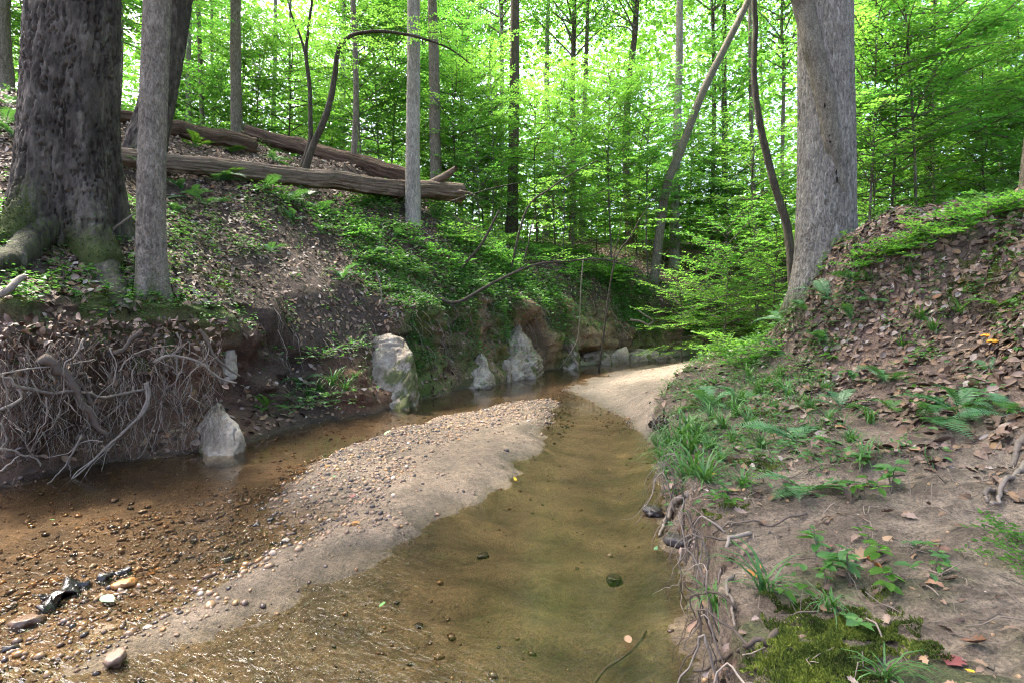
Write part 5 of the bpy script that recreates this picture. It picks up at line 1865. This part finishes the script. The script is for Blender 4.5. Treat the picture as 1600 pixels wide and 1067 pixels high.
def loose_grass():
    rng = np.random.default_rng(23)
    c = _c
    dens = (c['right'] & (c['e0'] > .02) & (c['e0'] < 2.0) & _seen & (_dist > 4.0) & (_dist < 13)) * sstep(c['n1'] + .7 * c['n2'] + .35 * (c['e0'] < .5), .05, .5) * np.where(c['a'] > 4.6, 330, 150)
    pos, nrm, i, j = spots(dens, rng, 3200)
    n = len(pos)
    acc = Acc()
    blade = (np.array([(0, -.022, 0), (0, .022, 0), (.45, .02, .06), (.45, -.02, .06), (1, 0, -.16)], float), None)
    D = unit(np.stack([rng.normal(0, .6, n), rng.normal(0, .6, n), rng.uniform(.5, 1.4, n)], 1))
    S = rng.uniform(.05, .17, n)
    tint = rng.uniform(0, 1, n)
    side = rng.normal(0, 1, (n, 3)) + np.array([0, 0, 0.])
    scatter(acc, blade[0], np.array([(0, 1, 2, 3)]), pos, D, side, S, tint)
    scatter(acc, blade[0], np.array([(3, 2, 4)]), pos, D, side, S, tint)
    o = obj('grass', acc.mesh('grass', GRASS, False))
    tag(o, 'loose green grass blades over the right bank', 'grass', None, 'stuff')


loose_grass()

# ------------------------------------------------------------------ roots
ROOT = simple_mat('root_wood', (.035, .027, .021), (.30, .245, .20), .85, 24, .25, .5)
ROOT_DK = simple_mat('root_dark', (.035, .026, .02), (.13, .10, .08), .9, 24, .2, .5)


def y_bank(px):
    return 4.83 + px / 300.0 * 1.17


def root_obj(pts, r0, r1, parent, mat=ROOT, n=26, name='root', seed=0, wob=.012):
    P = spline(pts, n)
    k = np.linspace(0, 1, n)
    P = P + wob * np.stack([fbm(k * 6 + seed, 1.5, 0, 3), fbm(k * 6 + seed, 7.5, 0, 3), fbm(k * 6 + seed, 4.5, 0, 3)], 1) * np.minimum(1, k * 6)[:, None]
    V, Q = tube(P, r0 + (r1 - r0) * k, 7, True)
    rr = np.repeat(np.concatenate([[0], r0 + (r1 - r0) * k, [0]]), 7)
    V = V + (rr * .55 * fbm(V[:, 0] * 14 + seed, V[:, 1] * 14, V[:, 2] * 14, 2))[:, None]
    loc = np.array(parent.location) if parent is not None else P[0]
    me = mesh_data(name, V - loc, Q, mat, True, {'tint': np.full(len(V), .3 + .6 * ((seed * .37) % 1))})
    o = obj(name, me, parent, None if parent is not None else loc)
    return o


def rpx(path, off=.22):
    return [at(px, py, y_bank(px) - off - (extra[0] if extra else 0)) for px, py, *extra in path]


MAINROOTS = [
    ([(20, 602), (75, 613), (130, 612), (170, 620), (228, 608)], .016, .012, ROOT),
    ([(230, 596), (233, 618), (224, 642), (196, 670), (160, 706), (126, 738), (92, 768)], .020, .005, ROOT),
    ([(228, 600), (228, 625), (214, 652), (188, 680), (150, 715), (118, 742), (100, 770)], .012, .003, ROOT),
    ([(225, 640), (200, 668), (172, 700), (150, 722), (128, 752), (120, 772)], .009, .003, ROOT),
    ([(205, 664), (178, 690), (165, 712), (160, 735)], .006, .002, ROOT),
    ([(66, 558), (92, 576), (112, 604), (128, 630), (150, 660), (166, 684)], .042, .02, ROOT_DK),
    ([(108, 585), (130, 605), (142, 625), (150, 650)], .024, .012, ROOT_DK),
    ([(-15, 702), (22, 706), (48, 714), (66, 728)], .012, .006, ROOT),
    ([(-12, 744), (10, 728), (30, 712)], .010, .005, ROOT),
    ([(128, 680), (108, 715), (90, 742), (72, 757)], .010, .003, ROOT),
    ([(160, 690), (130, 690), (108, 706), (70, 716)], .008, .003, ROOT),
    ([(106, 716), (109, 730), (110, 745)], .006, .003, ROOT),
    ([(240, 566), (262, 556), (290, 558), (318, 572), (345, 590), (368, 598)], .017, .009, ROOT),
    ([(312, 515), (325, 535), (338, 560), (360, 578), (375, 590)], .020, .007, ROOT_DK),
    ([(222, 518), (205, 530), (192, 545), (178, 556)], .028, .018, ROOT_DK),
    ([(-10, 588), (20, 580), (60, 574), (115, 570), (150, 560)], .009, .006, ROOT),
    ([(0, 640), (30, 622), (14, 595), (-12, 580)], .013, .008, ROOT),
    ([(275, 520), (282, 540), (270, 552), (258, 558)], .009, .004, ROOT),
    ([(185, 580), (200, 562), (222, 548), (262, 540)], .008, .004, ROOT),
    ([(246, 640), (240, 668), (226, 700), (212, 720)], .007, .002, ROOT),
    ([(252, 630), (250, 660), (240, 690), (236, 706)], .006, .002, ROOT),
    ([(72, 620), (72, 650), (60, 672), (40, 700)], .007, .002, ROOT),
    ([(95, 640), (80, 665), (56, 690), (48, 706)], .006, .002, ROOT),
    ([(0, 660), (8, 690), (-6, 705)], .008, .004, ROOT),
    ([(100, 625), (115, 640), (125, 650), (128, 660)], .006, .003, ROOT),
    ([(300, 600), (297, 620), (290, 635)], .006, .002, ROOT),
]
for k, (pp, r0, r1, m) in enumerate(MAINROOTS):
    root_obj(rpx(pp), r0, r1, OAK if pp[0][0] < 215 else LIPTREE, m, seed=k)
_rng = np.random.default_rng(17)
for k in range(60):
    px = _rng.uniform(-20, 345)
    py0 = _rng.uniform(525, 610)
    L = _rng.uniform(40, 130)
    dx = _rng.normal(-8, 26)
    path = [(px, py0), (px + dx * .3 + _rng.normal(0, 8), py0 + L * .35), (px + dx * .7 + _rng.normal(0, 8), py0 + L * .7), (px + dx + _rng.normal(0, 8), min(py0 + L, 735 - px * .12))]
    root_obj(rpx(path, _rng.uniform(.02, .28)), _rng.uniform(.0025, .008), .001, OAK if px < 200 else LIPTREE, (ROOT, ROOT, ROOT_DK)[k % 3], n=14, seed=k + 40, wob=.03)


def rootlets(parent, x0, x1, n, seed):
    rng = np.random.default_rng(seed)
    acc = Acc()
    loc = np.array(parent.location)
    for k in range(n):
        px = rng.uniform(x0, x1)
        py0 = rng.uniform(520, 690)
        L = rng.uniform(12, 60)
        dx = rng.normal(-3, 18)
        off = rng.uniform(-.05, .26)
        pts = [at(px + dx * f + rng.normal(0, 4), min(py0 + L * f, 742 - px * .12), y_bank(px) - off + rng.normal(0, .02)) for f in (0, .35, .7, 1)]
        V, Q = tube(spline(pts, 7), np.linspace(rng.uniform(.0018, .004), .0009, 7), 3)
        acc.add(V - loc, Q, rng.uniform(0, 1))
    o = obj('rootlets', acc.mesh('rootlets', ROOT, True), parent)
    o['kind'] = 'stuff'


rootlets(OAK, -30, 200, 620, 1)
rootlets(LIPTREE, 190, 345, 330, 2)
# leaves caught in the root mat
_acc = Acc()
_n = 700
_n = 620
_pxs, _pys = _rng.uniform(-20, 350, _n), 500 + 170 * _rng.beta(1.0, 3.0, _n)
_C = np.array([at(a, b, y_bank(a) - _rng.uniform(-.05, .16)) for a, b in zip(_pxs, _pys)])
for _k in range(3):
    _m = np.arange(_n) % 3 == _k
    scatter(_acc, *LIT_FAR[_k], _C[_m], _rng.normal(0, 1, (_m.sum(), 3)), _rng.normal(0, .6, (_m.sum(), 3)) + np.array([0, -.7, .6]), _rng.uniform(.04, .09, _m.sum()), _rng.beta(1.1, 1.6, _m.sum()))
tag(obj('caught_leaves', _acc.mesh('caught_leaves', LITTER, True)), 'dead leaves and debris caught in the hanging roots', 'leaf litter', None, 'stuff')

# roots along the right waterline
def right_edge(a):
    return smooth_interp(np.array([a]), _RA, _RB)[0] + 0.10 * fbm(a * 1.3, 8.4, 0.0, 3)


for k in range(46):
    a = _rng.uniform(1.6, 5.9)
    b = right_edge(a)
    top_in = _rng.uniform(.03, .20)
    da = _rng.normal(-.03, .10)
    pts = []
    for f, bo, zz in ((0, -top_in, .40), (.3, -.02, .36), (.6, .06, .2), (1, .10 + _rng.uniform(-.04, .08), _rng.uniform(-.03, .1))):
        x, y = to_xy(a + da * f + _rng.normal(0, .025), b + bo + _rng.normal(0, .02))
        pts.append(np.array([x, y, zz + _rng.normal(0, .015)]))
    x, y = pts[0][0], pts[0][1]
    pts[0][2] = gz(x, y) + .004
    o = root_obj(pts, _rng.uniform(.002, .0065), .001, None, (ROOT, ROOT, ROOT_DK)[k % 3], n=18, seed=k, wob=.035, name='exposed_root')
    tag(o, 'thin pale root hanging over the sandy edge of the right bank', 'root', 'thin roots along the right waterline')
for k, (pp, r0, lb) in enumerate((([(1172, 838, .0), (1142, 850, .0), (1128, 880, -.02), (1118, 915, -.02)], .012, 'pale knobbly root crossing the right bank edge near the grass tufts'),
                                  ([(1145, 905, 0), (1136, 930, 0), (1145, 960, 0), (1152, 985, 0)], .009, 'short crooked root on the bank edge beside the long pale tuft'),
                                  ([(1075, 775, .0), (1050, 795, .02), (1040, 820, 0), (1034, 838, 0)], .022, 'thick brown root hooking down into the right channel'),
                                  ([(1260, 805, 0), (1205, 820, 0), (1150, 822, 0), (1115, 838, 0)], .008, 'dark thin stick lying across the sand of the right bank'),
                                  ([(1215, 990, 0), (1180, 1020, .01), (1140, 1045, .03), (1085, 1075, .05)], .012, 'dark curved stick bending from the moss down to the water'))):
    pts = []
    for px, py, lift in pp:
        h, n = hit(px, py)
        pts.append(h + np.array([0, 0, .012 + lift]))
    o = root_obj(pts, r0, r0 * .4, None, ROOT_DK if 'dark' in lb else ROOT, n=24, seed=k + 5, wob=.02, name='stick' if 'stick' in lb else 'exposed_root')
    tag(o, lb, 'stick' if 'stick' in lb else 'root')
for k, (pp, r0) in enumerate((([(1625, 640), (1602, 685), (1570, 730), (1546, 772), (1540, 790)], .024), ([(1625, 655), (1606, 702), (1584, 738), (1562, 782), (1560, 800)], .020))):
    pts = [hit(px, py)[0] + np.array([0, 0, .015]) for px, py in pp]
    o = root_obj(pts, r0, r0 * .35, None, ROOT, n=40, seed=k, name='exposed_root', wob=.035)
    tag(o, 'thick pale root coming down the slope at the right edge, %s of two' % ('upper', 'lower')[k], 'root')

# ------------------------------------------------------------------ fallen branches, bare stems and vines
def branch(name, label, cat, path, Y, r0, r1, mat=BARK_MOSSY, leaves=0, seed=0, ground_first=False, twigs=None, lm=LEAF_BRIGHT):
    Ys = Y if isinstance(Y, (list, tuple)) else [Y] * len(path)
    pts = [at(px, py, y) for (px, py), y in zip(path, Ys)]
    if ground_first:
        pts[0][2] = gz(pts[0][0], pts[0][1]) - .03
    P = spline(pts, 50)
    V, Q = tube(P, np.linspace(r0, r1, 50), 8, True)
    V += .15 * r0 * fbm(V[:, 0] * 12, V[:, 1] * 12, V[:, 2] * 12, 3)[:, None]
    loc = pts[0]
    t = thing(name, label, cat, loc)
    obj('stem', mesh_data('stem', V - loc, Q, mat, True, {'moss': np.full(len(V), .1), 'tint': np.full(len(V), .5)}), t)
    for tw in (twigs or []):
        pq = spline([at(px, py, Ys[0]) for px, py in tw], 24)
        V, Q = tube(pq, np.linspace(r0 * .55, r1 * .7, 24), 6)
        obj('twig', mesh_data('twig', V - loc, Q, mat, True, {'moss': np.zeros(len(V)), 'tint': np.full(len(V), .5)}), t)
    if leaves:
        rng = np.random.default_rng(seed)
        aw, al = Acc(), Acc()
        for q in range(leaves):
            i = int(18 + 31 * (q + .5) / leaves)
            az = rng.uniform(0, 6.28)
            spray(aw, al, P[i] - loc, (math.cos(az), math.sin(az), rng.uniform(-.05, .35)), rng.uniform(.35, .9), rng, .075, r0=.005)
        obj('twigs', aw.mesh('twigs', mat), t)
        obj('foliage', al.mesh('foliage', lm, False), t)
    return t


branch('fallen_branch', 'dark branch arching out of the clay bank over the pool', 'branch', [(684, 462), (700, 472), (722, 470), (760, 448), (800, 428), (840, 413), (890, 408), (940, 405), (990, 418)], 10.3, .035, .010, seed=1, leaves=3,
       twigs=[[(760, 448), (785, 435), (812, 420), (830, 408)], [(700, 470), (715, 490), (705, 505), (690, 515)]])
branch('bare_stem', 'thin dark stem leaning right above the clay bank', 'branch', [(795, 375), (822, 330), (860, 295), (900, 268), (935, 250)], 13.5, .03, .008, leaves=5, seed=2, ground_first=True)
branch('bare_stem', 'thin dark upright sapling stem forking over the far bank', 'branch', [(935, 470), (958, 420), (985, 370), (1005, 335), (1030, 300)], 13.8, .025, .006, leaves=7, seed=3, twigs=[[(958, 420), (962, 390), (970, 350), (972, 310)]], ground_first=True)
branch('bare_stem', 'slender stem rising beside the fallen branch', 'branch', [(818, 408), (826, 380), (832, 350), (850, 320), (880, 290)], 12.8, .018, .005, leaves=5, seed=4)
branch('fallen_branch', 'mossy stick leaning on the bank above the clay rock pillar', 'branch', [(690, 460), (720, 420), (750, 385), (772, 345), (780, 330)], 11.6, .035, .02, seed=5)
branch('vine', 'thin grey vine hanging down to the pool by the clay rock pillar', 'vine', [(912, 400), (908, 440), (906, 490), (902, 530), (885, 560), (872, 578)], 13.0, .012, .006, ROOT)
branch('vine', 'short hanging vine left of the mossy clay face', 'vine', [(588, 425), (594, 445), (596, 470), (590, 478)], 9.3, .014, .008, ROOT)
branch('exposed_root', 'pale twisted root loop in the far bank behind the sand spit', 'root', [(985, 500), (1000, 502), (1012, 508), (1020, 502), (1014, 496), (1003, 490), (996, 484)], 15.6, .035, .02, ROOT)
branch('bare_stem', 'thin branching twig above the end of the fallen log', 'branch', [(705, 315), (740, 303), (780, 292), (815, 285)], 12.2, .018, .006, seed=6)
branch('stick', 'pale stick on the ground at the right end of the sand spit', 'stick', [(1100, 625), (1125, 608), (1150, 592), (1165, 580)], [8.4, 8.7, 9.0, 9.3], .028, .016, ROOT)
branch('stick', 'bent stick in the water at the bottom of the right channel', 'stick', [(926, 1070), (945, 1045), (968, 1030), (990, 1012), (1010, 985)], [2.36, 2.42, 2.5, 2.6, 2.72], .007, .004, ROOT_DK)
branch('stick', 'grey stick leaning on the foot of the massive dark trunk', 'stick', [(136, 395), (160, 372), (185, 352), (208, 335)], [hit(136, 398)[0][1] + o_ for o_ in (0, .05, .1, .15)], .02, .011, ROOT)
branch('stick', 'grey broken branch poking out at the left edge above the roots', 'stick', [(-20, 470), (10, 455), (28, 438), (40, 432)], [hit(10, 475)[0][1] + o_ for o_ in (-.1, 0, .1, .15)], .035, .025, ROOT)

# ------------------------------------------------------------------ wet wood in the riffle
WETWOOD = simple_mat('wet_wood', (.008, .006, .006), (.07, .05, .045), .25, 40, .5, .8)
for k, (pp, r, lb) in enumerate((([(62, 962), (85, 945), (112, 925), (140, 915)], .042, 'black waterlogged wood chunk in the riffle at the lower left'),
                                 ([(150, 912), (170, 902), (190, 897), (205, 893)], .026, 'smaller black wood chunk just above the green leaf'),
                                 ([(1015, 668), (1040, 662), (1060, 655)], .05, 'dark wet wood piece at the foot of the right bank gravel'))):
    pts = [hit(px, py)[0] + np.array([0, 0, r * .4]) for px, py in pp]
    P = spline(pts, 30)
    R = r * (1 + .35 * fbm(np.linspace(0, 5, 30) + k * 9, 0, 0, 2)) * np.sin(np.linspace(.25, math.pi - .2, 30)) ** .4
    V, Q = tube(P, R, 14, True)
    V += r * .7 * np.stack([fbm(V[:, 0] * 22 + q, V[:, 1] * 22, V[:, 2] * 22, 4) for q in (0, 9, 18)], 1)
    loc = P[0]
    o = obj('driftwood', mesh_data('driftwood', V - loc, Q, WETWOOD, True, {'tint': np.zeros(len(V))}), None, loc)
    tag(o, lb, 'driftwood')

# ------------------------------------------------------------------ single fallen leaves one can point to
def leaf_material(name, c):
    M = Mat(name)
    n = M.noise(30, 4, .6, M.pos())
    cc = M.mix(M.ramp(n, [(.35, 0.0), (.75, .45)]), c, tuple(x * .45 for x in c))
    M.bsdf(cc, .5, spec=.4)
    return M.m


LM = {'green': leaf_material('fallen_green', (.10, .24, .06)), 'pale green': leaf_material('fallen_pale_green', (.10, .23, .10)), 'yellow': leaf_material('fallen_yellow', (.62, .42, .03)), 'red': leaf_material('fallen_red', (.20, .055, .055)),
      'tan': leaf_material('fallen_tan', (.32, .20, .12)), 'orange': leaf_material('fallen_orange', (.42, .15, .03)), 'grey': leaf_material('fallen_grey', (.33, .29, .27)), 'brown': leaf_material('fallen_brown', (.13, .06, .035))}
SHAPE = {'oval': (np.array([(0, 0, 0), (.2, .2, .02), (.5, .27, .03), (.8, .17, .01), (1, 0, -.04), (.8, -.17, .01), (.5, -.27, .03), (.2, -.2, .02), (.5, 0, -.01)], float), np.array([(0, 8, 2, 1), (8, 4, 3, 2), (8, 6, 5, 4), (0, 7, 6, 8)])),
         'lobed': LIT_NEAR[1], 'curled': LIT_NEAR[2], 'flat': dead_leaf(.12, .15, 1.5)}
for k, (px, py, s, col, shp, lb) in enumerate((
        (158, 938, .105, 'pale green', 'oval', 'broad pale green leaf lying on the riffle stones'),
        (240, 775, .05, 'yellow', 'flat', 'small yellow leaf on stones in the left channel'),
        (803, 750, .055, 'yellow', 'oval', 'small yellow leaf at the water edge of the sandy bar'),
        (548, 775, .06, 'red', 'flat', 'small dark red leaf on the sandy bar'),
        (600, 680, .09, 'green', 'oval', 'green leaf on the gravel at the top of the bar'),
        (602, 972, .045, 'green', 'oval', 'bright green leaf floating near the bottom middle'),
        (985, 1036, .065, 'tan', 'oval', 'pale tan leaf caught on the bent stick'),
        (1028, 866, .04, 'pale green', 'flat', 'tiny pale leaf floating at the root edge'),
        (525, 745, .035, 'green', 'oval', 'tiny green leaf on the gravel of the bar'),
        (85, 838, .05, 'green', 'oval', 'small green leaf in the water at the far left'),
        (1502, 1032, .085, 'red', 'flat', 'dark red lobed leaf on the sand in the lower right corner'),
        (1448, 1042, .06, 'tan', 'lobed', 'pinkish tan leaf left of the dark red leaf'),
        (1522, 1058, .04, 'yellow', 'oval', 'small yellow leaf below the dark red leaf'),
        (1500, 1008, .08, 'brown', 'curled', 'long dark curled leaf above the dark red leaf'),
        (1250, 1022, .04, 'grey', 'flat', 'pale grey leaf scrap on the moss carpet'),
        (1395, 838, .11, 'tan', 'lobed', 'large tan oak leaf lying on the sand of the right bank'),
        (1390, 905, .10, 'orange', 'curled', 'rusty orange curled leaf beside the seedlings'),
        (1330, 880, .10, 'tan', 'curled', 'long tan curled leaf left of the rusty leaf'),
        (1188, 888, .05, 'orange', 'curled', 'bright orange curled leaf above the long pale grass tuft'),
        (1183, 906, .055, 'orange', 'flat', 'orange red leaf just above the long pale grass tuft'),
        (1195, 823, .07, 'brown', 'flat', 'dark reddish leaf on the sand beside a thin stick'),
        (1140, 752, .05, 'tan', 'flat', 'tan leaf among roots on the right bank edge'),
        (1210, 775, .06, 'brown', 'flat', 'rusty leaf beside the dark drooping fern'),
        (1290, 862, .05, 'brown', 'curled', 'dark brown curled leaf among seedlings'),
        (1310, 868, .06, 'grey', 'lobed', 'pale pinkish leaf among seedlings'),
        (1460, 865, .06, 'brown', 'curled', 'dark brown leaf on the bare sand at the right'),
        (1495, 822, .05, 'brown', 'flat', 'reddish brown leaf beside a thin stalk on the sand'),
        (1410, 505, .14, 'grey', 'oval', 'pale grey green leaf standing up in the leaf litter'),
        (1540, 450, .16, 'tan', 'flat', 'large brown oak leaf on the moss of the right slope'),
        (1575, 432, .10, 'tan', 'curled', 'pale pink curled leaf above the large oak leaf'),
        (160, 368, .20, 'tan', 'flat', 'large brown leaf on the mossy root of the massive dark trunk'),
        (70, 530, .22, 'tan', 'flat', 'big brown oak leaf on the bank lip above the roots'),
        (118, 522, .18, 'tan', 'lobed', 'brown oak leaf beside the big one on the bank lip'),
        (1110, 742, .05, 'yellow', 'oval', 'small yellow leaf among the bank edge roots'))):
    h, n = hit(px, py)
    rng = np.random.default_rng(k)
    water_z = max(h[2], .003)
    d = tangent(n[None], rng)
    acc = Acc()
    tilt = rng.normal(0, .22 if 'stand' not in lb else 1.2, (1, 3))
    scatter(acc, *SHAPE[shp], np.zeros((1, 3)), d, n[None] + tilt, s)
    o = obj('fallen_leaf', acc.mesh('fallen_leaf', LM[col], True), None, (h[0], h[1], water_z + .014))
    tag(o, lb, 'leaf')

# ------------------------------------------------------------------ two orange mushrooms
MU = leaf_material('mushroom_orange', (.75, .30, .02))
for k, (px, py, s, lb) in enumerate(((1541, 531, .04, 'small bright orange mushroom on the right slope, upper of two'), (1552, 541, .045, 'small bright orange mushroom on the right slope, lower of two'))):
    h, n = hit(px, py)
    t = thing('mushroom', lb, 'mushroom', h)
    th = np.linspace(0, 2 * np.pi, 20, endpoint=False)
    prof = [(.02, 1.25), (.35, 1.28), (.7, 1.18), (.95, .98), (1.0, .85), (.8, .82), (.25, .8)]
    V = np.concatenate([np.stack([np.cos(th) * r * s * (1 + .12 * np.sin(th * 3 + k)), np.sin(th) * r * s, 0 * th + z * s + .1 * s * np.sin(th * 4)], 1) for r, z in prof])
    m = len(prof)
    Q = np.array([(i * 20 + j, i * 20 + (j + 1) % 20, (i + 1) * 20 + (j + 1) % 20, (i + 1) * 20 + j) for i in range(m - 1) for j in range(20)])
    obj('cap', mesh_data('cap', V, Q, MU, True), t)
    V, Q = tube(np.array([[0, 0, -.01], [.004, 0, s * .5], [0, 0, s * .95]]), [s * .2, s * .17, s * .25], 10)
    obj('stalk', mesh_data('stalk', V, Q, MU, True), t)


# ------------------------------------------------------------------ thin roots and stalks hanging down the clay bank
def hanging():
    rng = np.random.default_rng(4)
    acc = Acc()
    c = _c
    dens = ((c['d'] > .15) & (c['d'] < .7) & (c['a'] > 4.3) & (c['a'] < 16) & (c['z'] > .7)) * 1.0
    pos, nrm, i, j = spots(dens * 60, rng, 520)
    out = np.array([-BX[0], -BX[1], 0])
    for p in pos:
        L = rng.uniform(.1, .6)
        f = np.linspace(0, 1, 5)
        q = p[None] + out[None] * (.04 + .22 * np.sqrt(f))[:, None] * rng.uniform(.6, 1.2) + np.array([0, 0, -1.0])[None] * (L * f)[:, None] + rng.normal(0, .02, (5, 3)) * f[:, None]
        V, Q = tube(q, np.linspace(rng.uniform(.002, .006), .001, 5), 4)
        acc.add(V, Q, rng.uniform(0, 1))
    o = obj('hanging_rootlets', acc.mesh('hanging_rootlets', ROOT, True))
    tag(o, 'thin rootlets hanging from the lip of the clay bank', 'rootlets', None, 'stuff')


hanging()

# ------------------------------------------------------------------ say which one of a row each repeated thing is
ORD = 'leftmost,second from left,third from left,fourth from left,fifth from left,sixth from left,seventh from left,eighth from left,ninth from left,tenth from left,eleventh from left,twelfth from left,thirteenth from left,fourteenth from left,fifteenth from left,sixteenth from left,seventeenth from left,eighteenth from left,nineteenth from left,twentieth from left,twenty-first from left,twenty-second from left,twenty-third from left,twenty-fourth from left,twenty-fifth from left,twenty-sixth from left,twenty-seventh from left,twenty-eighth from left,twenty-ninth from left,thirtieth from left'.split(',')
_rows = {}
for _o in COL.objects:
    if _o.parent is None and 'group' in _o and _o.location[1] > .5:
        _rows.setdefault((_o['group'], _o['label']), []).append(_o)
for (_g, _l), _os in _rows.items():
    if 1 < len(_os) <= 30 and len(_l.split()) <= 13:
        for _k, _o in enumerate(sorted(_os, key=lambda q: q.location[0] / q.location[1])):
            _o['label'] = _l + ', ' + ORD[_k]
